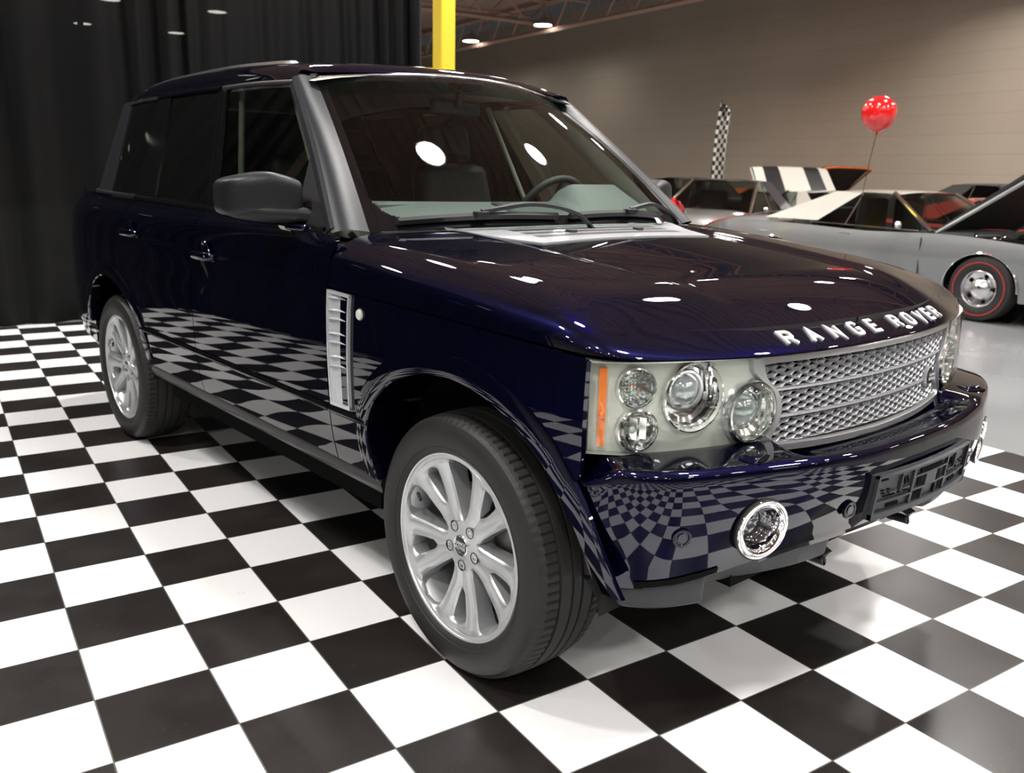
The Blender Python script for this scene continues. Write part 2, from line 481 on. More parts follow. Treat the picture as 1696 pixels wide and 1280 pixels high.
def liner(A):
    def mk():
        P = arch_pts(A, 40); mb = MB()
        mb.grid([[(x, -.955+.02, z), (x, -.75, z+.01), (x, -.50, z+.01)] for x, z in P])
        mb.poly([(x, -.50, z+.01) for x, z in P]); return mb
    return mk
both(liner(ARCH_F), 'wheel_arch_liner', M['black_rough']); both(liner(ARCH_R), 'wheel_arch_liner', M['black_rough'])
# underbody
mb = MB(); mb.box((-1.44, 0, .36), (1.86, 1.70, .10)); mb.box((-1.7, 0, .42), (4.2, .98, .16)); mb.box((.50, 0, .47), (.36, 1.2, .10)); mb.box((-3.6, 0, .45), (.7, 1.2, .2))
mb.tube([(0, -.8, .375), (0, .8, .375)], .05, 10); mb.tube([(-2.88, -.8, .375), (-2.88, .8, .375)], .06, 10)
mb.build('underbody', M['void'], suv)

# --- hood
def hood_outline(n):
    """half plan outline: front centre -> corner -> cowl, with lip heights (x, Y, z)"""
    pts = [(.712, 0, .985), (.706, .18, .984), (.692, .35, .984), (.657, .52, .984), (.610, .66, .985), (.562, .775, .987), (.528, .845, .991), (.494, .889, .997),
           (.44, .914, 1.000), (.36, .928, 1.005), (.20, .943, 1.013), (0, .953, 1.022), (-.2, .960, 1.028), (-.4, .964, 1.034), (-.612, .966, 1.041)]
    return resample(pts, n, True)
def hood_inner(n):
    pts = [(.34, 0), (.34, .18), (.335, .35), (.33, .49), (.315, .58), (.295, .645), (.262, .695), (.215, .728), (.14, .745), (.03, .756), (-.12, .765), (-.25, .773), (-.37, .782), (-.48, .790), (-.60, .800)]
    return pts
def ztop(x, Y):
    ze = 1.197-.062*max(0, (x+.6)/.7)**1.3
    c = ze+.034*(1-clamp(Y/.80)**2)
    k = interp([(-.6, .53), (0, .50), (.5, .44)], x)
    c -= .014*(1-sstep(k-.035, k+.035, Y))*sstep(.62, .25, x)*1.0
    return c
def hood_mesh():
    n = 121; O = hood_outline(n)
    # match inner ring by the same knot parameter as the outline
    po = [(.712, 0), (.706, .18), (.692, .35), (.657, .52), (.610, .66), (.562, .775), (.528, .845), (.494, .889), (.44, .914), (.36, .928), (.20, .943), (0, .953), (-.2, .960), (-.4, .964), (-.612, .966)]
    L = [0.]
    for a, b in zip(po, po[1:]): L.append(L[-1]+math.dist(a, b))
    pin = hood_inner(0)
    I = [catmull(L, pin, L[-1]*i/(n-1)) for i in range(n)]
    G = []
    nv = 22
    for i in range(n):
        ox, oy, oz = O[i]; ix, iy = I[i]; s = clamp((oy/.93)) if ox > .49 else 1.
        side = sstep(.62, .40, ox)      # 0 front .. 1 side
        p = lerp(1.75, 2.15, side); row = []
        row.append((ox-(.004 if side < .5 else 0), oy-.012, oz+.004))
        for j in range(nv+1):
            v = 1-cos(j/nv*PI/2)       # dense at the lip
            x = lerp(ox, ix, v); y = lerp(oy, iy, v)
            fs = (1-(1-v)**2.3)**(1/2.3) if v < 1 else 1.
            ff = lerp(sin(PI/2*v)**.80, fs, side)
            z = lerp(oz, ztop(x, y), ff)
            # the flank stays nearly vertical before it rolls over
            if side > 0: y += side*.006*sin(PI*min(1, v*3))
            row.append((x, y, z))
        G.append(row)
    inner_ring = [r[-1] for r in G]
    # interior: front part -> centre line, side part -> cowl line
    k = min(range(n), key=lambda i: abs(G[i][-1][0]-.262)+abs(G[i][-1][1]-.695))
    cowl = lambda Y: -.452-.20*(Y/.80)**2.2
    H = []
    for i in range(n):
        px, py, pz = inner_ring[i]
        if i <= k:
            t = i/k; H.append((i, None))
    # Coons patch over the flat part: bottom = centre line, top = side ring, left = cowl, right = front ring
    front = [inner_ring[i][:2] for i in range(0, k+1)]
    side_ = [inner_ring[i][:2] for i in range(n-1, k-1, -1)]; ns, nf = len(side_), len(front)
    cen = resample([(cowl(0), 0), (front[0][0], 0)], ns)
    cw = [(cowl(side_[0][1]*j/(nf-1))+(side_[0][0]-cowl(side_[0][1]))*(j/(nf-1)), side_[0][1]*j/(nf-1)) for j in range(nf)]
    C2 = coons(cen, front, side_, cw)
    F = [[(x, y, ztop(x, y)) for x, y in r] for r in C2]
    return G, F
HG, HF = hood_mesh()
mb = MB(); mb.grid([[(x, -y, z) for x, y, z in r] for r in HG]); mb.grid([[(x, -y, z) for x, y, z in r] for r in HF]); mb.mirror()
hood = mb.build('hood', M['paint'], suv, angle=60, weld=.0006)
# dark return under the lip
mb = MB(); mb.grid([[(r[0][0]-.004, -(r[0][1]-.004), r[0][2]-.012), (r[0][0]-.06, -(r[0][1]-.05), r[0][2]-.02), (r[0][0]-.06, -(r[0][1]-.05), r[0][2]+.05)] for r in HG]); mb.mirror()
mb.build('hood_seal', M['rubber_seal'], suv)
# rear vents set in the hood (silver grey plastic)
def vent_panel():
    mb = MB(); G = []
    n, m_ = 48, 9
    for j in range(m_):
        v = j/(m_-1); x = lerp(-.498, -.228, v); hw = lerp(.585, .42, v); row = []
        for i in range(n+1):
            y = lerp(-hw, hw, i/n); xx = x-.15*(y/.6)**2*(1-v)*.9
            row.append((xx, y, ztop(min(xx, .2), abs(y))+.0045))
        G.append(row)
    mb.grid(G)
    for e in (G[0], G[-1], [r[0] for r in G], [r[-1] for r in G]): mb.grid([[p, (p[0], p[1], p[2]-.012)] for p in e])
    return mb
vp = vent_panel().build('hood_vent_panel', M['silver'], suv); tag(vp, 'silver grey slatted vent panel')
for v0, v1 in ((.22, .34), (.42, .54), (.62, .74)):
    mb = MB(); G = []
    for v in (v0, (v0+v1)/2, v1):
        row = []
        for i in range(41):
            x = lerp(-.498, -.228, v); y = lerp(-.36, .36, i/40); xx = x-.15*(y/.6)**2*(1-v)*.9; row.append((xx, y, ztop(xx, abs(y))+.0052))
        G.append(row)
    mb.grid(G).build('vent_slot', M['black'], vp)
for sy in (-.17, .17):
    mb = MB(); mb.box((-.36, sy, ztop(-.36, .17)+.008), (.03, .03, .012)); mb.build('vent_clip', M['lower_plastic'], vp, bevel=.003)
# cowl panel
mb = MB(); G = []
def cowl_glass(y): return -.46-.195*(abs(y)/.79)**2.1
for i in range(49):
    y = lerp(-.775, .775, i/48); xg = cowl_glass(y); Y = abs(y)
    zz = ztop(-.55, Y)
    G.append([(xg+.045+.0*Y, y, zz-.022), (xg+.02, y, zz-.028), (xg-.02, y, zz-.030), (xg-.10, y, zz-.022), (xg-.16, y, zz+.01)])
mb.grid(G); mb.build('cowl_panel', M['black'], suv)
mb = MB(); G = []
for i in range(49):
    y = lerp(-.78, .78, i/48); xg = cowl_glass(y); zz = ztop(-.55, abs(y)); G.append([(xg+.012, y, zz-.020), (xg+.004, y, zz-.004), (xg-.018, y, zz-.001), (xg-.024, y, zz-.014)])
mb.grid(G); mb.build('cowl_trim', M['satin'], suv)

# --- windshield, pillars, roof
def WS(s, t, o=0.):
    bx, by, bz = cowl_glass(.79*s), .79*s, 1.222-.022*s*s
    tx, ty, tz = -1.17-.150*s*s, .61*s, 1.765-.036*s*s
    b = .022*sin(PI*t)
    return (lerp(bx, tx, t)+(b+o)*.58, lerp(by, ty, t)+(b+o)*.25*s, lerp(bz, tz, t)+(b+o)*.78)
def windshield():
    mb = MB(); nu, nv = 260, 150; b = 0
    G = [[WS(lerp(-1, 1, i/nu), j/nv) for j in range(nv+1)] for i in range(nu+1)]
    mb.grid(G); k = 0
    for i in range(nu):
        for j in range(nv):
            s = abs(lerp(-1, 1, (i+.5)/nu)); t = (j+.5)/nv
            X = (1-s)*.70; Zb = t*.80; Zt = (1-t)*.80; e = .028
            lo = .045; r_ = .11
            # rounded inner outline of the black border
            inside = X > e and Zb > lo and Zt > .035
            if inside and X < e+r_ and Zb < lo+r_: inside = math.hypot(e+r_-X, lo+r_-Zb) < r_
            if inside and X < e+.05 and Zt < .085: inside = math.hypot(e+.05-X, .085-Zt) < .05
            mb.m[k] = 1 if not inside else (2 if Zt < .115 else 0); k += 1
    return mb
ws = windshield().build('windshield', [M['glass'], M['gloss_black'], M['glass_band']], suv); tag(ws, 'green tinted windshield with black border')
def apillar():
    A = [(-.70, -.902, 1.197), (-1.0, -.809, 1.456), (-1.305, -.712, 1.722)]
    G = []
    for i in range(25):
        t = i/24; a = catmull([0, .5, 1], A, t); b = WS(-1, t, .002); row = []
        for j in range(13):
            v = j/12; p = vl(a, b, v); bl = .020*sin(PI*v)
            row.append((p[0]+bl*.5, p[1]-bl*.8, p[2]+bl*.45))
        row.insert(0, (a[0]-.012, a[1]+.02, a[2]-.006)); row.append((b[0]+.0, b[1]+.006, b[2]-.012)); G.append(row)
    mb = MB(); mb.grid(G); return mb
both(apillar, 'windshield_pillar', M['satin'])
def zc(x): return interp([(-3.52, 1.735), (-3.4, 1.782), (-3.1, 1.822), (-2.6, 1.846), (-2.1, 1.850), (-1.6, 1.836), (-1.30, 1.812), (-1.17, 1.795)], x)
def roof_half():
    G = []; nx = 60; sec = [(0, 0), (.12, .001), (.24, .004), (.36, .010), (.46, .018), (.54, .025), (.595, .031), (.625, .036), (.655, .045), (.680, .060), (.697, .080), (.705, .100), (.709, .118)]
    for i in range(nx+1):
        u = i/nx; row = []
        for Y, dz in sec:
            k0 = 1.; xf = -1.168-.150*min(1., (Y/.61)**2)+.022*sstep(.62, .70, Y)
            x = lerp(xf, -3.50+.10*(Y/.7)**2, u)
            k = Gside(x, 1.71)/.714; sc = clamp((1.846-zc(x))*0)
            zr = zc(x)-dz
            if Y > .6: zr = max(zr, 1.716) if Y < .7 else zr
            front = clamp((xf-x)/.16); ff = (1-(1-front)**2)**.5
            zr -= .032*(1-ff)*(1-sstep(.6, .7, Y))
            if Y > .69: zr = lerp(zr, 1.722, sstep(.69, .709, Y))
            row.append((x, -Y*k, zr))
        G.append(row)
    return G
RG = roof_half()
mb = MB(); mb.grid(RG); mb.mirror(); rf = mb.build('roof', M['paint'], suv, angle=50)
def ditch():
    G = []
    for i in range(50):
        x = lerp(-1.325, -3.40, i/49); k = Gside(x, 1.71)/.714; z = zc(x)-.034
        if i < 4: z = lerp(1.737, z, i/4)
        G.append([(x, -(.594)*k, z-.006), (x, -(.598)*k, z+.010), (x, -(.624)*k, z+.007), (x, -(.636)*k, z-.008)])
    mb = MB(); mb.grid(G); mb.poly(G[0]); return mb
both(ditch, 'roof_gutter_trim', M['chrome_soft'])
mb = MB(); mb.grid([[(WS(lerp(-1, 1, i/60), 1, .004*j)[0]-.010*(j == 1)+.004, WS(lerp(-1, 1, i/60), 1)[1], WS(lerp(-1, 1, i/60), 1)[2]+(.0, .010)[j]+.001) for j in (0, 1)] for i in range(61)])
mb.build('header_trim', M['chrome_soft'], suv, solid=.004)
# side windows
def gp(x, z, o=0.): return (x, -(Gside(x, z)+o), z)
def gpatch(bl, br, tr, tl, o=0., nu=10, nv=14, fl=.012, R=None, L=None):
    B = resample([bl, br], nu); T = resample([tl, tr], nu)
    Rr = resample(R or [br, tr], nv); Ll = resample(L or [bl, tl], nv)
    C2 = coons(B, Rr, T, Ll); G = [[gp(x, z, o) for x, z in r] for r in C2]
    mb = MB(); mb.grid(G)
    if fl:
        for e in ([r[0] for r in G], [r[-1] for r in G], G[0], G[-1]): mb.grid([[p, (p[0], p[1]+fl, p[2])] for p in e])
    return mb
AL = [(-.716, 1.205), (-.99, 1.455), (-1.293, 1.702)]
both(lambda: gpatch((-1.655, 1.225), (-.885, 1.205), (-1.285, 1.700), (-1.893, 1.712), -.008, 20, 20, 0, R=[(-.885, 1.205), (-.97, 1.432), (-1.285, 1.700)]), 'front_side_window', M['glass_side'])
both(lambda: gpatch((-2.36, 1.24), (-1.742, 1.225), (-1.962, 1.708), (-2.535, 1.708), -.006, 14, 14, 0), 'rear_side_window', M['privacy'])
both(lambda: gpatch((-3.07, 1.255), (-2.595, 1.245), (-2.690, 1.705), (-3.16, 1.698), -.005, 14, 14, 0), 'quarter_window', M['privacy'])
both(lambda: gpatch((-1.751, 1.228), (-1.705, 1.228), (-1.938, 1.722), (-1.969, 1.722), .001), 'centre_pillar', M['gloss_black'])
both(lambda: gpatch((-1.700, 1.228), (-1.647, 1.226), (-1.895, 1.722), (-1.934, 1.722), .001), 'centre_pillar', M['gloss_black'])
both(lambda: gpatch((-2.611, 1.245), (-2.352, 1.240), (-2.528, 1.722), (-2.707, 1.722), .001), 'rear_pillar', M['gloss_black'])
both(lambda: gpatch((-3.70, 1.255), (-3.045, 1.250), (-3.14, 1.722), (-3.45, 1.722), .001, 16), 'tail_pillar', M['satin'])
both(lambda: gpatch((-.96, 1.203), (-.712, 1.200), (-.970, 1.440), (-.99, 1.440), .002), 'window_corner_panel', M['black'])
# window surround: chrome-like upper rails, front rail, belt mouldings
def rail(pts, w=.010, o=.004):
    P = resample(pts, 24, len(pts) > 2)
    G = []
    for x, z in P: G.append([gp(x, z-w, -.006), gp(x, z-w, o), gp(x, z, o+.003), gp(x, z+w, o), gp(x, z+w, -.006)])
    mb = MB(); mb.grid(G); return mb
both(lambda: rail([(-1.29, 1.705), (-1.60, 1.716), (-1.93, 1.718)], .009), 'window_rail', M['chrome_soft'])
both(lambda: rail([(-2.70, 1.713), (-2.95, 1.712), (-3.16, 1.706)], .008), 'window_rail', M['chrome_soft'])
both(lambda: rail([(-1.95, 1.718), (-2.30, 1.720), (-2.70, 1.716)], .008), 'window_rail', M['paint'])
def frail():
    P = resample(AL, 24, True); G = []
    for x, z in P: G.append([gp(x-.010, z-.008, -.01), gp(x-.010, z-.008, .004), gp(x+.008, z+.006, .005), gp(x+.012, z+.010, -.006)])
    mb = MB(); mb.grid(G); return mb
both(frail, 'window_rail', M['satin'])
def belt_trim(x0, x1, m):
    def mk():
        G = []
        for i in range(30):
            x = lerp(x0, x1, i/29); z = belt(x); y = Gside(x, z)
            G.append([(x, -(y+.016), z-.014), (x, -(y+.016), z-.004), (x, -(y+.010), z+.006), (x, -(y-.008), z+.010)])
        mb = MB(); mb.grid(G); return mb
    both(mk, 'belt_trim', m)
belt_trim(-3.6, -2.60, M['chrome_soft']); belt_trim(-2.595, -1.735, M['gloss_black']); belt_trim(-1.73, -.74, M['gloss_black'])
# rear end
def rear_sec(z, o=0.):
    x0 = -4.02 if z < 1.235 else lerp(-3.72, -3.46, (z-1.235)/.48)
    Yc = (Yside(-4.02, min(z, 1.22)) if z < 1.235 else Gside(x0+.02, z)*.985)
    return [(x0-(.055+o)*(1-abs(k/16)**3), Yc*k/16, z) for k in range(-16, 17)]
mb = MB(); mb.grid([rear_sec(z) for z in (.68, .8, .9, 1.0, 1.1, 1.2, 1.25)]); mb.build('tailgate', M['paint'], suv)
mb = MB(); mb.grid([rear_sec(z) for z in (1.25, 1.35, 1.5, 1.6, 1.73)]); mb.build('rear_window', M['privacy'], suv)
def rear_corner():
    G = []
    for i in range(12):
        x = lerp(-3.40, -4.02, i/11); G.append([(x, -(Yside(max(x, -4.), z)), z) for z in (.38,)])
    return G
pl = [(-3.245, .935), (-3.5, .93), (-3.75, .885), (-3.92, .83), (-4.03, .76), (-4.09, .60), (-4.11, .3), (-4.11, 0)]
def rbumper():
    P = resample(pl, 50, True); G = []
    for k, (x, y) in enumerate(P):
        e = max(0, 1-k/6)
        G.append([(x+.03, -(y-.03), .705), (x, -y, .70), (x-.0, -(y+.006), .66), (x, -(y+.006), .55), (x+.01, -(y-.01), .46), (x+.04, -(y-.05), .40)])
    mb = MB(); mb.grid(G); return mb
both(rbumper, 'rear_bumper', M['paint'])

# --- front bumper
BP = [(.845, 0), (.841, .15), (.830, .30), (.806, .45), (.768, .57), (.729, .68), (.694, .765), (.655, .835), (.604, .886), (.540, .920), (.47, .940), (.405, .954)]
IP = [(.722, 0), (.716, .15), (.700, .30), (.680, .42), (.660, .50), (.628, .62), (.595, .72), (.564, .79), (.538, .838), (.512, .882), (.495, .914), (.44, .930)]
def archx(z): return interp([(p[1], p[0]) for p in reversed(ARCH_F) if p[0] > .3], z)
def bumper_grid(n=121):
    B = []; I = []
    L = [0.]
    for a, b in zip(BP, BP[1:]): L.append(L[-1]+math.dist(a, b))
    for i in range(n):
        s = L[-1]*i/(n-1); B.append(catmull(L, BP, s)); I.append(catmull(L, IP, s))
    G = []
    for i in range(n):
        u = i/(n-1); bx, by = B[i]; ix, iy = I[i]
        a = B[max(0, i-1)]; c = B[min(n-1, i+1)]; tx, ty = c[0]-a[0], c[1]-a[1]; q = math.hypot(tx, ty); nx, ny = ty/q, -tx/q
        cen = 1-sstep(.30, .40, by)                   # centre section under the grille
        zi = lerp(.768, .722, 1-sstep(.44, .52, by)); zi = lerp(zi, .700, sstep(.915, .945, by)); zi -= 0
        ze = lerp(.752, .742, 1-sstep(.2, .5, by)); ze = lerp(ze, .700, sstep(.90, .948, by))
        zb = interp([(0, .535), (.45, .530), (.60, .505), (.80, .470), (.955, .452)], by)
        row = [(ix-.05, iy-.03*(by > .6), zi-.01)]
        for k in range(9):                            # ledge
            v = k/9; x = lerp(ix, bx-.018*nx, v); y = lerp(iy, by-.018*ny, v); z = lerp(zi, ze+.004, v)
            z -= cen*.010*sstep(.15, .3, v)*(1-sstep(.72, .86, v)); row.append((x, y, z))
        for a_ in (0, 22, 45, 68, 90):                # rolled edge
            a_ = math.radians(a_); row.append((bx+nx*(-.018+.018*sin(a_)), by+ny*(-.018+.018*sin(a_)), ze-.020+.024*cos(a_)))
        for k in range(1, 19):
            v = k/18; z = lerp(ze-.020, zb, v); o = .004*sin(PI*min(1, v*1.2))-.030*v**2.2
            row.append((bx+nx*o, by+ny*o, z))
        # pull the last columns on to the arch
        w = sstep(.86, 1., u)
        if w > 0:
            row = [(lerp(x, archx(z), w) if z < .702 or w == 1 else x, y, z) for x, y, z in row]
            row = [(x, lerp(y, Yside(min(x, .56), z), w*.9), z) for x, y, z in row]
        G.append(row)
    return G
BG = bumper_grid()
FOG = (.757, .602, .597)
def bumper():
    mb = MB(); mb.grid([[(x, -y, z) for x, y, z in r] for r in BG])
    keep = []; km = []
    for f_, m_ in zip(mb.f, mb.m):
        cx = sum(mb.v[i][0] for i in f_)/4; cy = sum(mb.v[i][1] for i in f_)/4; cz = sum(mb.v[i][2] for i in f_)/4
        if math.hypot((cy+FOG[1])*1.06, cz-FOG[2]) < .048 and cz < .72: continue
        keep.append(f_); km.append(m_)
    mb.f = keep; mb.m = km; return mb
mb = bumper(); mb.mirror(); bum = mb.build('front_bumper', M['paint'], suv, angle=50, weld=.0004)
# lower flare piece along the arch of the bumper is part of the arch flare; lower black apron
def apron():
    G = []
    for i in range(len(BG)):
        x, y, z = BG[i][-1]; u = i/(len(BG)-1)
        zb = interp([(0, .472), (.27, .470), (.30, .440), (.695, .432), (.715, .405), (1, .396)], y)
        x1 = interp([(0, -.055), (.33, -.05), (.42, .0), (1, .0)], y/.955)
        step = sstep(.68, .72, y)*.6+sstep(.27, .31, y)*.4
        if u > .86: xx = lerp(x, archx(zb), sstep(.86, 1, u))
        else: xx = x
        G.append([(x-.01, -(y-.008), z+.006), (x-.045*(1-step)-.002, -(y-.004), z-.006), (lerp(x, xx, .4)-.06*(1-step), -(y-.004), lerp(z, zb, .4)), (xx-.07*(1-step)-.004, -(y-.008), zb+.012), (xx-.075*(1-step)-.014, -(y-.022), zb), (xx-.15, -max(0, y-.10), zb-.002)])
    mb = MB(); mb.grid(G); return mb
mb = apron(); mb.mirror(); mb.build('front_apron', M['lower_plastic'], suv, weld=.0004)
mb = MB(); mb.grid([[(BG[i][-1][0]-.006-.004*k, -BG[i][-1][1]+.004, BG[i][-1][2]-.002-.016*k) for k in range(2)] for i in range(0, 62)]); mb.mirror(); mb.build('lower_chrome_lip', M['gloss_black'], suv)
# side slots in the lower corner
def cslot():
    G = []
    for g in BG:
        if .60 < g[0][1]+.0 and .64 < g[-1][1] < .86:
            a = g[-1]; b = g[-3]; G.append([(a[0]+.0015, -(a[1]+.001), a[2]+.002), (lerp(a[0], b[0], .7)+.003, -(lerp(a[1], b[1], .7)+.0015), lerp(a[2], b[2], .7))])
    mb = MB(); mb.grid(G); return mb
for s in (-1, 1):
    m_ = cslot(); (m_ if s < 0 else m_.flipy()).build('bumper_slot', M['void'], bum)
# tow hook, bracket
mb = MB(); mb.tube([(.55, -.20, .44), (.66, -.20, .43), (.71, -.20, .41), (.70, -.20, .385), (.64, -.20, .385)], .014, 10); mb.box((.58, -.20, .455), (.10, .09, .05)); mb.build('tow_hook', M['black'], suv)
mb = MB(); mb.tube([(.55, .28, .44), (.66, .28, .43), (.71, .28, .41), (.70, .28, .385), (.64, .28, .385)], .014, 10); mb.box((.58, .28, .455), (.10, .09, .05)); mb.build('tow_hook', M['black'], suv)
# headlamp washer covers
for s in (-1, 1):
    c = (.700, s*.590, .764); R_ = Matrix.Rotation(-s*.30, 3, 'Z')
    mb = MB(); mb.box((c[0]+.002, c[1], c[2]-.004), (.060, .085, .020), rot=R_, taper=.75); o = mb.build('washer_cover', M['paint'], bum, bevel=.007)
    mb = MB(); mb.box((c[0]+.030, c[1]+s*(-.008), c[2]-.007), (.010, .066, .008), rot=R_); mb.build('washer_nozzle', M['void'], bum)
# parking sensors
for s in (-1, 1):
    for y, z in ((.800, .600), (.336, .604)):
        i = min(range(len(BG)), key=lambda k: abs(BG[k][18][1]-y)); p = BG[i][18]; a = BG[i-1][18]; b = BG[i+1][18]
        t_ = Vector((b[0]-a[0], b[1]-a[1], 0)).normalized(); n_ = Vector((-t_.y, t_.x, 0))
        if n_.x < 0: n_ = -n_
        n_ = Vector((n_.x, s*n_.y, -.03)); mb = MB()
        mb.lathe([(0, .002), (.011, .002), (.0125, .0005), (.0125, -.001), (.015, -.001), (.0165, .001), (.021, .0015), (.023, .0005), (.0235, -.006)], (p[0], s*p[1], z), n_, 32)
        mb.build('parking_sensor', M['paint'], bum)
# fog lamps
for s in (-1, 1):
    n_ = Vector((.965, s*.25, -.06)).normalized(); c = Vector((FOG[0]-.002, s*FOG[1], FOG[2]))
    kf = 1.14; lz_ = lambda P: [(r_*kf, h_) for r_, h_ in P]
    mb = MB(); mb.lathe(lz_([(.0655, -.004), (.0655, .003), (.0645, .0055), (.062, .0065), (.052, .0045), (.0475, .001), (.046, -.004), (.0425, -.024), (.039, -.040)]), c, n_, 128)
    fl_ = mb.build('fog_lamp', M['chrome'], suv)
    mb = MB(); mb.lathe(lz_([(.0, -.030), (.020, -.031), (.034, -.034), (.040, -.037)]), c, n_, 64); mb.build('lens', M['fog_lens'], fl_)
    mb = MB(); mb.lathe(lz_([(.0655, -.012), (.068, -.002), (.069, .001), (.0655, .003)]), c, n_, 96); mb.build('seal', M['black'], fl_)
# number plate holder
def plate():
    mb = MB(); W2, H2 = .262, .060
    def pp(y, z, o): return (.852-.30*y*y+o+(z-.0)*.10, y, .622+z)
    def bx(y0, y1, z0, z1, o0, o1, n=10):
        ys = [lerp(y0, y1, k/n) for k in range(n+1)]
        mb.grid([[pp(y, z0, o0), pp(y, z0, o1), pp(y, z1, o1), pp(y, z1, o0)] for y in ys], closev=True)
        mb.poly([pp(y0, z0, o0), pp(y0, z0, o1), pp(y0, z1, o1), pp(y0, z1, o0)]); mb.poly([pp(y1, z0, o0), pp(y1, z0, o1), pp(y1, z1, o1), pp(y1, z1, o0)])
    bx(-W2, W2, -H2, H2, -.004, .010); bx(-W2, W2, H2-.007, H2, .009, .020); bx(-W2, W2, -H2, -H2+.016, .009, .020)
    bx(-W2, -W2+.008, -H2, H2, .009, .020, 2); bx(W2-.008, W2, -H2, H2, .009, .020, 2)
    # moulded ribs
    for y0, y1, z0, z1 in ((-.10, -.09, -.044, .052), (.09, .10, -.044, .052), (-.09, .09, -.012, -.006), (-.09, .09, .026, .031), (-.03, .03, -.006, .026), (-.25, -.10, -.018, -.013), (.10, .25, -.018, -.013),
        (-.155, -.15, .0, .05), (.15, .155, 0, .05), (-.04, -.036, -.044, -.012), (.04, .044, -.044, -.012), (-.20, -.17, .004, .008), (.17, .20, .004, .008), (-.145, -.11, .004, .008), (.11, .145, .004, .008)):
        bx(y0, y1, z0, z1, .009, .017, 3)
    return mb
ph = plate().build('plate_holder', M['lower_plastic'], suv, angle=30)
random.seed(3)
def slot(y, z, w, h): MB().box((.8635-.30*y*y+z*.10, y, .622+z), (.003, w, h), rot=Matrix.Rotation(.30*y*2, 3, 'Z')).build('mounting_slot', M['void'], ph, smooth=False)
for s in (-1, 1):
    for k in range(6): slot(s*(.185+.008*k+random.random()*.004), -.003+.009*(k % 3), .012, .0028)
    for k in range(5): slot(s*(.115+.007*k), .022+.010*(k % 2), .003, .012)
    for k in range(4): slot(s*(.12+.028*k), -.003, .016, .003)
    slot(s*.17, -.032, .05, .009); slot(s*.225, .044, .03, .004)
slot(-.06, -.028, .05, .020); slot(.06, -.028, .05, .020); slot(0, .040, .12, .012); slot(-.055, .010, .020, .022); slot(.055, .010, .02, .022)

# --- grille
def xg(y): return .706-.235*y*y
GO = [(.525, .977), (.522, .945), (.508, .928), (.476, .905), (.457, .880), (.449, .850), (.452, .820), (.466, .792), (.492, .768), (.500, .756), (.494, .742), (.470, .733), (.30, .724), (0, .718)]
GI = [(.492, .957), (.484, .930), (.468, .912), (.444, .892), (.430, .870), (.424, .848), (.425, .822), (.432, .800), (.446, .780), (.450, .768), (.444, .758), (.425, .753), (.28, .746), (0, .741)]
def gframe():
    O = resample([(0, .981), (.3, .980), (.518, .979), GO[0]], 20)+resample(GO, 70)[1:]
    I = resample([(0, .961), (.3, .960), (.486, .959), GI[0]], 20)+resample(GI, 70)[1:]
    G = []
    for (y0, z0), (y1, z1) in zip(O, I):
        G.append([(xg(y0)-.03, -y0, z0), (xg(y0)-.002, -y0, z0), (xg(y0)+.004, -lerp(y0, y1, .12), lerp(z0, z1, .12)), (xg(y0)+.007, -lerp(y0, y1, .45), lerp(z0, z1, .45)), (xg(y1)+.005, -lerp(y0, y1, .9), lerp(z0, z1, .9)), (xg(y1)+.001, -y1, z1), (xg(y1)-.022, -y1, z1)])
    mb = MB(); mb.grid(G); return mb
mb = gframe(); mb.mirror(); gr = mb.build('grille', M['grille_grey'], suv, angle=45, weld=.0003)
def in_poly(y, z, P):
    c = False; n = len(P)
    for i in range(n):
        (y0, z0), (y1, z1) = P[i], P[i-1]
        if (z0 > z) != (z1 > z) and y < (y1-y0)*(z-z0)/(z1-z0)+y0: c = not c
    return c
GP = [(0, .961)]+[(.486, .959)]+GI
GP = GP+[(-y, z) for y, z in reversed(GP)]
def hexmesh():
    mb = MB(); py, pz = .0500, .0155
    def cell(cy, cz, bandz):
        hw, hh = py*.5, pz*1.0
        O = [(-hw, 0), (-hw*.42, hh), (hw*.42, hh), (hw, 0), (hw*.42, -hh), (-hw*.42, -hh)]
        Oo = [(cy+a, cz+b) for a, b in O]; w = .0020
        Ii = [(cy+a*(1-w*1.6/hw*1.3), cz+b*(1-w/hh*1.2)) for a, b in O]
        G = []
        for (a, b), (c_, e) in zip(Oo, Ii):
            fx = xg(a)-.010; G.append([(fx, a, b), (xg(c_)-.010, c_, e), (xg(c_)-.036, lerp(c_, cy, .10), e-.004)])
        mb.grid(G, closeu=True)
    step = py*.71
    for bz0, rows in ((.948, 4), (.880, 4), (.812, 4)):
        for r_ in range(rows):
            for k in range(-16, 17):
                cy = k*step; cz = bz0-r_*pz*1.02-(0 if k % 2 else pz*.5)
                cz = bz0-(r_*2+(k % 2))*pz*.5*1.05
                if r_*2+(k % 2) > 6: continue
                if in_poly(cy, cz, GP): cell(cy, cz, 0)
    return mb
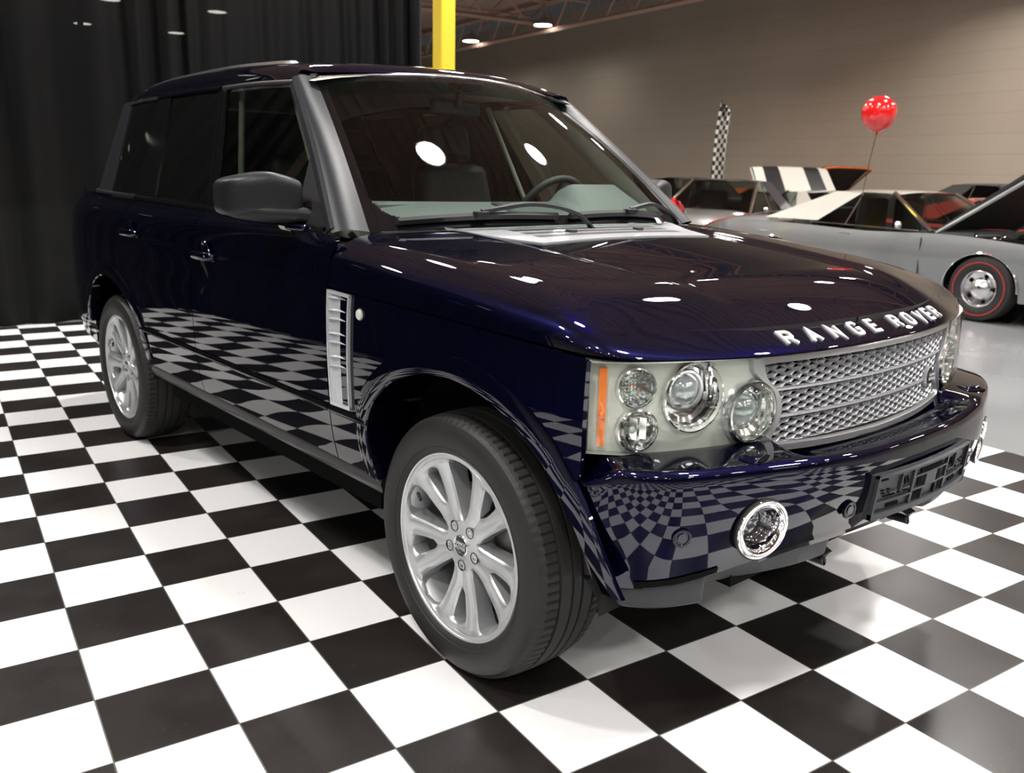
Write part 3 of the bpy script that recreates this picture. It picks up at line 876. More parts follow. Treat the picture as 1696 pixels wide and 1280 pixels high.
def hexmesh2():
    mb = MB(); a = .0190; b = .0096; w = .0016       # half spacing along y, half height; flattened hexagons
    cols = 2*a*1.5
    bands = [(.957, .893), (.887, .823), (.817, .750)]
    for z1, z0 in bands:
        nrow = 8
        rows = int(round((z1-z0)/b))
        for r_ in range(0, rows+1):
            cz = z1-b*.6-r_*b
            for k in range(-20, 21):
                cy = (k+(.5 if r_ % 2 else 0))*cols
                O = [(-1, 0), (-.5, 1), (.5, 1), (1, 0), (.5, -1), (-.5, -1)]
                if not in_poly(cy, clamp(cz, .76, .955), GP): continue
                Oo = [(cy+p*a, min(z1, max(z0, cz+q*b))) for p, q in O]; Ii = [(cy+p*(a-w*1.2), min(z1-w, max(z0+w, cz+q*(b-w)))) for p, q in O]
                G = []
                for (y0, zz0), (y1, zz1) in zip(Oo, Ii):
                    lo_ = zz1 < cz-.001; G.append([(xg(y0)-.010, y0, zz0), (xg(lerp(y0, y1, .5))-.007, lerp(y0, y1, .5), lerp(zz0, zz1, .5)), (xg(y1)-.009, y1, zz1), (xg(y1)-.020, y1, zz1+(b*.5 if lo_ else (0 if zz1 < cz+.001 else -.0005)))])
                mb.grid(G, closeu=True)
    return mb
hm = hexmesh2().build('grille_mesh', M['mesh_grey'], gr, smooth=False, weld=1e-7); tag(hm, kind=None)
for zz in (.890, .820):
    mb = MB(); mb.grid([[(xg(y)-.030, y, zz-.004), (xg(y)-.004, y, zz-.0035), (xg(y)-.004, y, zz+.0025), (xg(y)-.030, y, zz+.004)] for y in [lerp(-.452 if zz > .85 else -.44, .452 if zz > .85 else .44, k/40) for k in range(41)]])
    mb.build('grille_bar', M['mesh_grey'], gr)
mb = MB(); mb.grid([[(xg(y)-.035, y, z) for z in (.72, .99)] for y in [lerp(-.56, .56, k/30) for k in range(31)]]); mb.build('grille_backing', M['void'], gr)
c = Vector((xg(.345)-.004, .345, .826)); n_ = Vector((1, .14, 0)).normalized()
mb = MB(); mb.lathe([(.030, -.02), (.031, .004), (.027, .006)], c, n_, 40); bd = mb.build('grille_badge', M['mesh_grey'], gr)
mb = MB(); G = []
for k in range(40):
    a_ = 2*PI*k/40; G.append([tuple(c+n_*.009+Vector((0, cos(a_)*.030*r_, sin(a_)*.019*r_))+n_*.003*(1-r_)) for r_ in (1, .8, .4, 0)])
mb.grid(G, closeu=True); mb.build('badge_plate', M['badge_green'], gr)
def text_mesh(s, size, ext, m, parent, name, fn, align='CENTER', bevel=.0, space=1.):
    cu = bpy.data.curves.new(name+'_curve', 'FONT'); cu.body = s; cu.size = size; cu.extrude = ext; cu.align_x = align; cu.align_y = 'CENTER'; cu.bevel_depth = bevel; cu.space_character = space; cu.offset = 0
    tmp = bpy.data.objects.new('tmp', cu); col.objects.link(tmp); dg = bpy.context.evaluated_depsgraph_get(); me = bpy.data.meshes.new_from_object(tmp.evaluated_get(dg)); bpy.data.objects.remove(tmp)
    V = [fn(*v.co) for v in me.vertices]; F = [tuple(p.vertices) for p in me.polygons]
    mb = MB(); mb.v = V; mb.f = F; mb.m = [0]*len(F); bpy.data.meshes.remove(me); return mb.build(name, m, parent, smooth=False, weld=1e-6)
bp_ = bpy.data.objects['badge_plate']
for row, zz in (('LAND', .0065), ('ROVER', -.0065)):
    text_mesh(row, .013, .0006, M['letter'], gr, 'badge_lettering', lambda x, y, z, zz=zz: tuple(c+n_*(.0135+z)+Vector((0, x, y+zz))), bevel=.0)

# hood lettering, each letter a solid block following the nose
def nose(y, h):
    """point on the hood front slope a height h above the lip"""
    k = min(range(len(HG)), key=lambda i: abs(HG[i][6][1]-abs(y)) if HG[i][0][0] > .5 else 9)
    r_ = HG[k]; pts = r_[1:]; L = [0]
    for a_, b_ in zip(pts, pts[1:]): L.append(L[-1]+math.dist(a_, b_))
    p = catmull(L, pts, h); q = catmull(L, pts, h+.01); n_ = Vector((-(q[2]-p[2])*-1, 0, (q[0]-p[0])*-1)).normalized()
    k2 = max(k-1, 0); return Vector((p[0], y, p[2])), n_
FONTW = {'R': 'R', 'O': 'O'}
def stroke_letter(ch):
    w = .9
    S = {'R': [[(0, 0), (0, 1), (.62, 1), (.80, .86), (.80, .62), (.62, .48), (0, .48)], [(.42, .48), (.82, 0)]],
         'A': [[(0, 0), (.42, 1), (.84, 0)], [(.16, .32), (.68, .32)]],
         'N': [[(0, 0), (0, 1), (.78, 0), (.78, 1)]],
         'G': [[(.80, .80), (.66, 1), (.16, 1), (0, .84), (0, .16), (.16, 0), (.66, 0), (.80, .14), (.80, .46), (.46, .46)]],
         'E': [[(.76, 1), (0, 1), (0, 0), (.76, 0)], [(0, .5), (.66, .5)]],
         'O': [[(.16, 1), (.64, 1), (.80, .84), (.80, .16), (.64, 0), (.16, 0), (0, .16), (0, .84), (.16, 1), (.3, 1)]],
         'V': [[(0, 1), (.42, 0), (.84, 1)]]}[ch]
    return S
def letter(ch, yc, size):
    mb = MB(); tw = .125
    for st in stroke_letter(ch):
        L_, R_ = [], []
        n = len(st)
        for i, p in enumerate(st):
            a = st[max(0, i-1)]; b = st[min(n-1, i+1)]
            d1 = Vector((p[0]-a[0], p[1]-a[1])) if i else None; d2_ = Vector((b[0]-p[0], b[1]-p[1])) if i < n-1 else None
            if d1 is None: t_ = d2_.normalized(); k = 1
            elif d2_ is None: t_ = d1.normalized(); k = 1
            else:
                t_ = (d1.normalized()+d2_.normalized()).normalized(); k = 1/max(.45, t_.dot(d1.normalized()))
            nn = Vector((-t_.y, t_.x))*tw*k; L_.append((p[0]+nn.x, p[1]+nn.y)); R_.append((p[0]-nn.x, p[1]-nn.y))
        for i in range(n-1):
            q = [L_[i], L_[i+1], R_[i+1], R_[i]]
            base = []; top = []
            for (u, v) in q:
                y = yc+(u-.42)*size*.95; P_, N_ = nose(y, .028+v*size)
                base.append(tuple(P_-N_*.002)); top.append(tuple(P_+N_*.0048))
            b0 = len(mb.v); mb.v += base+top
            for f_ in ((0, 1, 2, 3), (7, 6, 5, 4), (0, 4, 5, 1), (1, 5, 6, 2), (2, 6, 7, 3), (3, 7, 4, 0)): mb.f.append(tuple(b0+i for i in f_)); mb.m.append(0)
    return mb
for ch, y in zip('RANGEROVER', (-.392, -.300, -.205, -.112, -.022, .108, .190, .268, .338, .402)):
    o = letter(ch, y, .043).build('letter', M['letter'], hood, smooth=False, weld=1e-7)

# --- headlamps
LP = [(.476, .914), (.488, .904), (.508, .880), (.535, .838), (.562, .790), (.592, .720), (.624, .620), (.650, .530), (.660, .480)]
LL = [0.]
for a, b in zip(LP, LP[1:]): LL.append(LL[-1]+math.dist(a, b))
def lpath(u): return catmull(LL, LP, u*LL[-1])
def lnorm(u):
    a = lpath(clamp(u-.02)); b = lpath(clamp(u+.02)); t = Vector((b[0]-a[0], b[1]-a[1], 0)).normalized(); return Vector((-t.y, t.x, 0)) if -t.y > 0 else Vector((t.y, -t.x, 0))
def lz(u): return lerp(.772, .748, sstep(0, .7, u)), lerp(.986, .979, u)
def lsurf(u, v, o):
    x, y = lpath(u); z0, z1 = lz(u); n = lnorm(u); o2 = o+.006*sin(PI*v)
    return Vector((x+n.x*o2, -(y+n.y*o2), lerp(z0, z1, v)))
def u_of_y(Y): return min([k/200 for k in range(201)], key=lambda u: abs(lpath(u)[1]-Y))
LAMPS = [(.823, .923, .044, 'a'), (.816, .822, .047, 'b'), (.683, .892, .083, 'c'), (.524, .845, .072, 'd')]
def headlamp(s):
    """built on the near side, flipped for the far side"""
    def fin(mb): return mb if s < 0 else mb.flipy()
    def fv(v): return Vector((v[0], v[1] if s < 0 else -v[1], v[2]))
    centers = []
    for Y, z, r_, k in LAMPS:
        u = u_of_y(Y); n = lnorm(u); n = Vector((n.x, -n.y*.8, 0)).normalized(); p = lsurf(u, .5, -.022); centers.append((Vector((p.x, p.y, z)), n, r_, k))
    mb = MB(); nu, nv = 130, 50
    G = [[tuple(lsurf(i/nu, j/nv, -.024)) for j in range(nv+1)] for i in range(nu+1)]
    mb.grid(G); keep = []
    for f_ in mb.f:
        p = Vector([sum(mb.v[i][k] for i in f_)/4 for k in range(3)]); ok = True
        for c_, n_, r_, k_ in centers:
            q = p-c_; q -= n_*q.dot(n_)
            if q.length < r_*.90: ok = False
        if ok: keep.append(f_)
    mb.f = keep; mb.m = [0]*len(keep)
    # rim returns
    for e in ([g[0] for g in G], [g[-1] for g in G], G[0], G[-1]):
        mb.grid([[p, tuple(Vector(p)+Vector((-.03, .012, 0)))] for p in e])
    h = fin(mb).build('headlamp', M['lamp_house'], suv, weld=1e-5)
    tag(h, 'hazy clear headlamp with amber side strip' if s < 0 else None)
    # dark tub behind the bowls
    mb = MB(); mb.grid([[tuple(lsurf(i/20, j/4, -.11)) for j in range(5)] for i in range(21)]); fin(mb).build('lamp_tub', M['void'], h)
    # clear cover with rim
    mb = MB(); G = [[tuple(lsurf(i/60, j/24, .003)) for j in range(25)] for i in range(61)]; mb.grid(G)
    fin(mb).build('lens_cover', M['clear'], h)
    mb = MB()
    for e in ([g[0] for g in G], [g[-1] for g in G], G[0]):
        mb.grid([[tuple(Vector(p)+Vector((.001, -.001, 0))), tuple(Vector(p)+Vector((-.026, .012, 0)))] for p in e])
    fin(mb).build('lens_rim', M['lamp_grey'], h)
    # amber reflector
    mb = MB(); A = [[tuple(lsurf(lerp(.050, .088, i/6) + .000, lerp(.07, .93, j/24), -.012)) for j in range(25)] for i in range(7)]; mb.grid(A)
    for e in ([g[0] for g in A], [g[-1] for g in A], A[0], A[-1]): mb.grid([[p, tuple(Vector(p)+Vector((-.012, .010, 0)))] for p in e])
    am = fin(mb).build('amber_reflector', M['amber'], h); tag(am, 'amber strip')
    p = lsurf(.069, .42, -.009); mb = MB(); mb.ball((p.x, p.y, p.z), .011, 12, 8, sc=(.5, .8, 1.)); fin(mb).build('bulb', M['amber'], h)
    for c_, n_, r_, k_ in centers:
        mb = MB()
        if k_ in 'ab':
            mb.lathe([(r_*1.10, -.004), (r_*1.08, .008), (r_*1.0, .010), (r_*.94, .004), (r_*.88, -.006), (r_*.6, -.030), (r_*.3, -.042), (0, -.045)], c_, n_, 48)
            b = fin(mb).build('lamp_bowl', M['reflector'], h)
            mb = MB(); mb.lathe([(r_*.90, .002), (r_*.6, .008), (r_*.3, .0105), (0, .011)], c_, n_, 40); fin(mb).build('lamp_glass', M['clear'], h)
            if k_ == 'a':
                mb = MB()
                for i in range(-4, 1):
                    side_ = n_.cross(Vector((0, 0, 1))).normalized()
                    for j in range(-3, 4): 
                        q = c_+n_*(-.010)-side_*(i*.0075+.0)+Vector((0, 0, j*.0085))
                        if (q-c_).length < r_*.85: mb.ball(tuple(q), .0036, 8, 6)
                fin(mb).build('prism_grid', M['bulb_glass'], h)
                mb = MB(); mb.ball(tuple(c_-n_*.030), .006, 12, 8, sc=(1, 1, 1.2)); fin(mb).build('bulb', M['amber'], h)
            else:
                side_ = n_.cross(Vector((0, 0, 1))).normalized()
                mb = MB(); mb.tube([tuple(c_-n_*.035+side_*.010), tuple(c_-n_*.008+side_*.010)], .009, 12); mb.ball(tuple(c_-n_*.006+side_*.010), .0095, 12, 8); fin(mb).build('bulb', M['bulb_glass'], h)
                for dd in (-.004, .020): 
                    mb = MB(); q = c_-side_*(dd+.0)+n_*(-.012); mb.box(tuple(q), (.018, .004, r_*1.1), rot=Matrix.Rotation(.5, 3, 'Z')); fin(mb).build('reflector_fin', M['chrome'], h)
        elif k_ == 'c':
            c2 = c_+Vector((0, 0, 0))
            prof = [(r_*1.04, -.002), (r_*1.03, .004), (r_*.98, .006), (r_*.96, -.012), (r_*.86, -.016), (r_*.83, -.034), (r_*.70, -.038), (r_*.66, -.060), (0, -.062)]
            mb.lathe(prof, c2, n_, 64); b = fin(mb).build('lamp_bowl', M['reflector'], h)
            side_ = n_.cross(Vector((0, 0, 1))).normalized(); pc = c2+side_*(.020 if side_.y > 0 else -.020)*-1+Vector((0, 0, .016))
            pc = c2+Vector((-.006, -.016, .016)); n2 = (n_+Vector((0, .0, 0))).normalized()
            mb = MB(); mb.lathe([(.052, -.045), (.052, -.010), (.049, -.005), (.043, -.006), (.040, -.014), (.034, -.016)], pc, n2, 48); fin(mb).build('projector_ring', M['chrome_soft'], h)
            mb = MB(); mb.lathe([(.036, -.018), (.033, -.006), (.024, .004), (.012, .009), (0, .0105)], pc, n2, 40); fin(mb).build('projector_lens', M['bulb_glass'], h)
            mb = MB()
            for k in range(14):
                a_ = 2*PI*k/14; w_ = Vector((0, 0, 1)); q = c2+(side_*cos(a_)+w_*sin(a_))*r_*.90+n_*(-.008)
                mb.box(tuple(q), (.010, .012, .003), rot=Matrix.Rotation(0, 3, 'Z'))
            fin(mb).build('ring_blocks', M['lamp_grey'], h)
            mb = MB(); q = c2+Vector((.000, .040, .060)); mb.tube([tuple(c2+Vector((.012, .03, .086))), tuple(c2+Vector((.006, .052, .045))), tuple(c2+Vector((.002, .060, -.005)))], .006, 8); fin(mb).build('reflector_arm', M['chrome'], h)
        else:
            c2 = c_+n_*.016
            prof = [(r_*1.06, -.05), (r_*1.06, -.004), (r_*1.03, .002), (r_*.95, .003), (r_*.90, -.004), (r_*.86, -.022), (r_*.70, -.030), (r_*.62, -.026), (r_*.58, -.045), (0, -.052)]
            mb.lathe(prof, c2, n_, 64); b = fin(mb).build('lamp_bowl', M['reflector'], h)
            mb = MB(); mb.lathe([(r_*.60, -.034), (r_*.45, -.020), (r_*.25, -.011), (0, -.008)], c2, n_, 40); fin(mb).build('projector_lens', M['bulb_glass'], h)
            mb = MB(); mb.lathe([(r_*1.04, .001), (r_*.98, .010), (r_*.70, .022), (r_*.35, .028), (0, .030)], c2, n_, 48); fin(mb).build('lamp_glass', M['clear'], h)
            mb = MB(); mb.lathe([(r_*1.13, -.030), (r_*1.10, -.006), (r_*1.06, .003)], c2, n_, 64); fin(mb).build('lens_rim', M['chrome_soft'], h)
    return h
headlamp(-1); headlamp(1)
mb = MB(); mb.box((.56, 0, .85), (.10, 1.0, .26)); mb.build('radiator', M['void'], suv)

# --- fender vents, side markers, handles
def vent():
    mb = MB()
    def P(u, v, o):
        x = lerp(lerp(-.588, -.606, v), lerp(-.470, -.472, v), u); z = lerp(lerp(.672, .675, u), lerp(1.034, 1.030, u), v)
        return (x, -(Yside(x, z)+o), z)
    def prism(u0, u1, v0, v1, o0, o1, n=10, lean=0.):
        for a, b in ((0, 0),):
            G = []
            for k in range(n+1):
                v = lerp(v0, v1, k/n); G.append([P(u0, v, o0), P(u0, v, o1), P(u1, v, o1), P(u1, v, o0)])
            mb.grid(G); mb.poly(G[0]); mb.poly(list(reversed(G[-1])))
    # frame
    prism(0, .07, 0, 1, -.004, .010, 20); prism(.95, 1, 0, 1, -.004, .010, 20); prism(0, 1, .975, 1, -.004, .010, 2); prism(0, 1, 0, .03, -.004, .010, 2)
    # blade: sweeps from the rear frame inwards to the front opening
    G = []
    for k in range(31):
        v = k/30; G.append([P(u, v, lerp(.008, -.007, sstep(0, 1, u))) for u in [j/10*.76 for j in range(11)]])
    mb.grid(G)
    for v in (.36, .44, .565, .64, .765, .84, .945):
        G = []
        for k in range(13):
            u = lerp(.10, .94, k/12); o = .006*sin(PI*min(1, k/5)); w = .016*sin(PI*min(.5, k/8)); base = lerp(.006, -.008, sstep(0, 1, u/.94))
            G.append([P(u, v-w*.6, base), P(u, v-w*.2, base+.007+o*.8), P(u, v+w*.3, base+.006+o*.8), P(u, v+w, base)])
        mb.grid(G)
    return mb
for s in (-1, 1):
    m_ = vent(); m_ = m_ if s < 0 else m_.flipy(); v_ = m_.build('fender_vent', M['silver'], suv, angle=30)
    if s < 0: tag(v_, 'silver slatted side vent')
    mb = MB(); mb.box((-.535, -.938, .85), (.115, .01, .345)); (mb if s < 0 else mb.flipy()).build('vent_mesh', M['void'], v_)
    mb = MB()
    for k in range(18):
        z = .690+k*.0185
        for q in range(2):
            mb.box((-.502+.012*q+.004*(k % 2), -.955, z), (.0035, .010, .014), rot=Matrix.Rotation(.6*(1 if (k+q) % 2 else -1), 3, 'Y'))
    (mb if s < 0 else mb.flipy()).build('vent_grid', M['black'], v_)
    cx, cz = -.418, .979; mb = MB(); mb.lathe([(0, .010), (.010, .009), (.015, .006), (.0165, .002), (.0165, -.004)], (cx, s*Yside(cx, cz), cz), (0, s, 0), 32); mk = mb.build('side_marker', M['lamp_house'], suv)
    mb = MB(); mb.lathe([(.0165, .000), (.019, .002), (.020, -.002)], (cx, s*Yside(cx, cz), cz), (0, s, 0), 32); mb.build('marker_ring', M['black'], mk)
def handle(cx, cz):
    mb = MB(); G = []
    for i in range(25):
        u = i/24; x = lerp(cx-.105, cx+.105, u); y0 = Yside(x, cz); lift = .030*(1-abs(2*u-1)**4)+.006; hh = .017*(1-abs(2*u-1)**8*.5)
        G.append([(x, -(y0+lift-.010+.006*cos(a)*1.0+.004), cz+hh*sin(a)) if False else (x, -(y0+lift-.008+.011*cos(a)), cz+hh*sin(a)) for a in [2*PI*k/14 for k in range(14)]])
    mb.grid(G, closev=True); mb.poly(G[0]); mb.poly(list(reversed(G[-1])))
    return mb
doors = [o for o in bpy.data.objects if o.name.startswith('front_door')]+[o for o in bpy.data.objects if o.name.startswith('rear_door')]
for (cx, cz), pr_ in (((-1.600, 1.058), fd), ((-2.500, 1.092), rd)):
    for s, p_ in zip((-1, 1), pr_):
        m_ = handle(cx, cz); (m_ if s < 0 else m_.flipy()).build('door_handle', M['paint'], p_)
        mb = MB(); y0 = Yside(cx, cz)+.0045
        mb.lathe([(.058, .000), (.055, .0035), (.050, .0035), (.044, .0012), (.020, .0008), (0, .0008)], (cx+.01, s*y0, cz), (0, s, 0), 40); mb.build('handle_recess', M['paint'], p_)
        if cx > -2 : 
            mb = MB(); mb.lathe([(.0, .004), (.008, .004), (.010, .000)], (cx+.085, s*(Yside(cx, cz)+.036), cz), (0, s, 0), 20); mb.build('lock_cap', M['paint'], p_)

# --- door mirrors
def srect(cx, cz, w, h, p, n=28):
    out = []
    for k in range(n):
        a = 2*PI*k/n; c_, s_ = cos(a), sin(a); out.append((cx+w*math.copysign(abs(c_)**(2/p), c_), cz+h*math.copysign(abs(s_)**(2/p), s_)))
    return out
def mirror_head():
    S = [(.893, -.952, 1.300, .034, .030), (.896, -.952, 1.300, .056, .052), (.912, -.960, 1.302, .066, .062), (.955, -.975, 1.309, .070, .068), (.990, -.988, 1.312, .072, .071), (1.030, -1.005, 1.309, .072, .069), (1.070, -1.026, 1.303, .070, .066), (1.096, -1.044, 1.300, .064, .061), (1.112, -1.058, 1.298, .050, .052), (1.120, -1.066, 1.297, .030, .034), (1.122, -1.068, 1.297, .012, .012)]
    S = resample(S, 34, True); G = [[(x, -y, z) for x, z in srect(cx, cz, w, h, 4.6, 40)] for y, cx, cz, w, h in S]
    mb = MB(); mb.grid(G, closev=True); mb.poly(G[0]); mb.poly(G[-1]); return mb
def mirror_base():
    # lower bowl of the head and the arm reaching to the door
    S = [(.845, -.885, 1.238, .040, .026), (.870, -.905, 1.240, .046, .029), (.900, -.930, 1.243, .054, .030), (.950, -.958, 1.247, .062, .030), (1.010, -.985, 1.250, .064, .030), (1.055, -1.012, 1.254, .060, .028), (1.085, -1.038, 1.262, .046, .026), (1.100, -1.056, 1.270, .02, .014)]
    S = resample(S, 26, True); G = [[(x, -y, z) for x, z in srect(cx, cz, w, h, 2.8)] for y, cx, cz, w, h in S]
    mb = MB(); mb.grid(G, closev=True); mb.poly(G[0]); mb.poly(G[-1]); return mb
for s in (-1, 1):
    g = lambda m_: m_ if s < 0 else m_.flipy()
    h = g(mirror_head()).build('door_mirror', M['mirror_shell'], suv, angle=60); tag(h, 'black grained plastic mirror housing')
    g(mirror_base()).build('mirror_arm', M['mirror_shell'], h, angle=60)
    mb = MB(); mb.box((-1.055, -.985, 1.302), (.004, .17, .088), rot=Matrix.Rotation(.50, 3, 'Z')); g(mb).build('mirror_glass', M['chrome'], h, bevel=.002)
    mb = MB(); mb.box((-.925, -.898, 1.243), (.115, .004, .058), rot=Matrix.Rotation(.35, 3, 'Z')); g(mb).build('fold_joint', M['void'], h)
    mb = MB(); mb.box((-.895, -.905, 1.205), (.10, .07, .022), rot=Matrix.Rotation(.2, 3, 'Z')); g(mb).build('mirror_foot', M['paint'], h, bevel=.008)

# --- wipers
def wp(y, t, o):
    s_ = y/lerp(.79, .61, t); return WS(s_, t, o)
def wiper(y0, y1, ym, ya, t0=.030, t1=.030, bow=.012):
    mb = MB(); pts = []
    for k in range(21):
        u = k/20; pts.append(wp(lerp(y0, y1, u), lerp(t0, t1, u)+bow*sin(PI*u), .014))
    G = []
    for p in pts: G.append([(p[0]-.010, p[1], p[2]-.004), (p[0]-.008, p[1], p[2]+.008), (p[0]+.004, p[1], p[2]+.014), (p[0]+.012, p[1], p[2]+.004), (p[0]+.006, p[1], p[2]-.010)])
    mb.grid(G, closev=True); mb.poly(G[0]); mb.poly(G[-1]); b = mb.build('wiper', M['black'], suv)
    m0 = Vector(wp(ym, (t0+t1)/2+bow, .034)); m1 = Vector(wp(lerp(ym, ya, .45), .045+bow, .048)); m2 = Vector(wp(lerp(ym, ya, .85), .02, .036)); m3 = Vector(wp(ya, -.05, .012))
    G = []; P = [catmull([0, 1, 2, 3], [tuple(m0), tuple(m1), tuple(m2), tuple(m3)], 3*k/20) for k in range(21)]
    for k, p in enumerate(P):
        w = lerp(.009, .017, k/20); G.append([(p[0]-w*.6, p[1], p[2]-.004), (p[0]-w*.4, p[1], p[2]+.010), (p[0]+w*.8, p[1], p[2]+.006), (p[0]+w, p[1], p[2]-.006)])
    mb = MB(); mb.grid(G, closev=True); mb.poly(G[0]); mb.poly(G[-1]); mb.build('wiper_arm', M['satin'], b, angle=30)
    mb = MB(); mb.box((m0.x, m0.y, m0.z-.008), (.034, .05, .022)); mb.build('wiper_clip', M['satin'], b, bevel=.004)
wiper(-.700, -.13, -.43, .00); wiper(-.07, .50, .26, .62)

# --- wheels
RR, TR, TW = .2705, .379, .1275
def tyre_mesh():
    mb = MB(); prof = []
    sh = [(.2700, -.104), (.272, -.112), (.278, -.118), (.292, -.1245), (.312, -.1275), (.330, -.1265), (.345, -.122), (.356, -.1165), (.3565, -.1155), (.366, -.107), (.3715, -.0985)]
    half = [(r_, h, 0) for r_, h in sh]
    tread = []; xs = [-.096, -.090, -.084, -.0645, -.0635, -.0565, -.0555, -.038, -.0215, -.0205, -.0135, -.0125, 0.]
    gro = {-.0635: 1, -.0565: 1, -.0205: 1, -.0135: 1}
    for x in xs: tread.append((TR-.0065*(abs(x)/.096)**2.4-(.008 if x in gro else 0), x, 1 if x in gro else 2))
    P = half+tread; P = P+[(r_, -h, k) for r_, h, k in reversed(P[:-1])]
    N = 92*4; G = []
    for k in range(N):
        a = 2*PI*k/N; q = k % 4; row = []
        for i, (r_, h, kd) in enumerate(P):
            rr = r_
            if kd == 2 and abs(h) > .064 and q == 0: rr -= .0055
            if kd == 0 and r_ > .364 and q == 0: rr -= .003
            zz = rr*sin(a); 
            if zz < -.3745: zz = -.3745-(0) 
            row.append((rr*cos(a), h, zz))
        G.append(row)
    mb.grid(G, closeu=True)
    nP = len(P)
    for idx, f_ in enumerate(mb.f):
        j = idx % (nP-1)
        mb.m[idx] = 1 if 9 <= j < nP-1-9 else 0
    # raised sidewall lettering blocks (plain bars) and rib
    mb.lathe([(.2855, -.1222), (.2865, -.1240), (.2885, -.1245), (.2895, -.1240)], (0, 0, 0), (0, 1, 0), 96)
    return mb
# material index of the tread region is set by column above
def wheel_proto(side):
    """wheel centred on the origin, outer face towards -y"""
    o = None
    fy = 0.
    # barrel + lip
    mb = MB(); mb.lathe([(.262, -.098), (.2705, -.104), (.2715, -.110), (.2690, -.1125), (.2640, -.111), (.2600, -.103), (.2520, -.090), (.2440, -.060), (.2400, .02), (.2420, .09), (.262, .104)], (0, 0, 0), (0, 1, 0), 128)
    rim = mb
    # spokes
    A = [(.128, 0), (.136, 3.4), (.148, 5.0), (.165, 6.0), (.185, 6.8), (.205, 7.4), (.222, 7.4), (.232, 5.6), (.2385, 0)]      # half angle of the window inside a pair (deg)
    Bq = [(.070, 36), (.078, 31.5), (.090, 27.5), (.110, 25.4), (.140, 23.8), (.180, 23.0), (.215, 22.6), (.236, 23.2), (.246, 25.5), (.2515, 29), (.2535, 36)]
    def depth(r_): return interp([(0, -.086), (.06, -.085), (.10, -.084), (.16, -.088), (.22, -.097), (.2535, -.106), (.2645, -.1085)], r_)
    rs = sorted(set([.030, .050, .066, .070, .072, .076, .082, .090, .10, .11, .116, .118, .1185, .121, .128, .140, .155, .17, .185, .20, .212, .222, .228, .232, .2355, .238, .2385, .239, .243, .246, .249, .2515, .253, .2535, .254, .258, .2645]))
    def Af(r_): return interp(A, r_) if .128 <= r_ <= .2385 else 0.
    def Bf(r_): return interp(Bq, r_) if .070 <= r_ <= .2535 else 36.
    for sec in range(5):
        for sg in (-1, 1):
            G = []; 
            for r_ in rs:
                a, b = Af(r_), Bf(r_); row = []
                for k, t in enumerate((0, 0, .0, .10, .30, .5, .70, .90, 1, 1, 1)):
                    ang = math.radians(54+sec*72+sg*lerp(a, b, t)); y = depth(r_)
                    edge_a = a > 0; edge_b = b < 36
                    if k == 0: y = -.050 if edge_a else y+.0
                    if k == 1: y += .012 if edge_a else 0
                    if k == 2: y += .004 if edge_a else 0
                    if k == 8: y += .004 if edge_b else 0
                    if k == 9: y += .012 if edge_b else 0
                    if k == 10: y = -.035 if edge_b else y
                    mid = sin(PI*clamp(t)); 
                    if edge_a or edge_b: y += .0035-.0055*mid
                    row.append((r_*cos(ang), y, r_*sin(ang)))
                G.append(row)
            rim.grid(G)
            # end caps of the windows towards hub and rim
            for r_, (q0, q1), f_ in ((.118, (0, 0), Af), ):
                pass
    rim_o = rim.build('wheel', M['alloy'], None, angle=32, weld=2e-5)
    # window end walls: small window inner/outer, large window outer
    o_t = tyre_mesh().build('tyre', [M['tyre'], M['tread']], rim_o, angle=25)
    mb = MB(); mb.lathe([(0, -.0905), (.020, -.0900), (.0262, -.0875)], (0, 0, 0), (0, 1, 0), 40); capd = mb.build('centre_cap', M['badge_green'], rim_o)
    mb = MB(); mb.lathe([(.0255, -.084), (.0262, -.0905), (.0285, -.0915), (.0305, -.0895), (.031, -.082)], (0, 0, 0), (0, 1, 0), 48); mb.build('cap_ring', M['chrome_soft'], rim_o)
    for row, zz in (('RANGE', .0065), ('ROVER', -.0065)):
        text_mesh(row, .0145, .0004, M['letter'], rim_o, 'cap_lettering', lambda x, y, z, zz=zz: (x, -.0912-z, y+zz))
    for k in range(5):
        a = math.radians(54+k*72); c_ = (cos(a)*.060, 0, sin(a)*.060)
        mb = MB(); mb.lathe([(.0165, -.0865), (.0145, -.0865), (.0125, -.080), (.0125, -.060)], c_, (0, 1, 0), 24); mb.build('nut_recess', M['black'], rim_o)
        mb = MB(); mb.lathe([(0, -.0865), (.0065, -.0860), (.0085, -.083), (.0088, -.062)], c_, (0, 1, 0), 6); mb.build('lug_nut', M['chrome_soft'], rim_o)
    mb = MB(); mb.lathe([(.045, -.020), (.168, -.020), (.168, .010), (.045, .010)], (0, 0, 0), (0, 1, 0), 64); mb.lathe([(0, -.055), (.062, -.055), (.07, -.02), (.07, .0)], (0, 0, 0), (0, 1, 0), 32); mb.build('brake_disc', M['disc'], rim_o)
    mb = MB(); mb.lathe([(0, .03), (.236, .03)], (0, 0, 0), (0, 1, 0), 48); mb.build('brake_shield', M['void'], rim_o)
    mb = MB()
    a = math.radians(157); mb.tube([(cos(a)*.235, -.085, sin(a)*.235), (cos(a)*.205, -.094, sin(a)*.205)], .005, 10); mb.build('valve', M['black'], rim_o)
    return rim_o
W0 = wheel_proto(-1)
def setparent(o, p):
    o.parent = p; o.matrix_parent_inverse = Matrix.Translation(p.location).inverted()
def place_wheel(o, x, s, spin):
    setparent(o, suv); o.location = (x, s*.8205, .3745); o.rotation_euler = (0, 0, 0 if s < 0 else PI)
    o.rotation_mode = 'XYZ'
    o.matrix_basis = Matrix.Translation((x, s*.8205, .3745)) @ Matrix.Rotation(0 if s < 0 else PI, 4, 'Z')
place_wheel(W0, 0, -1, 0)
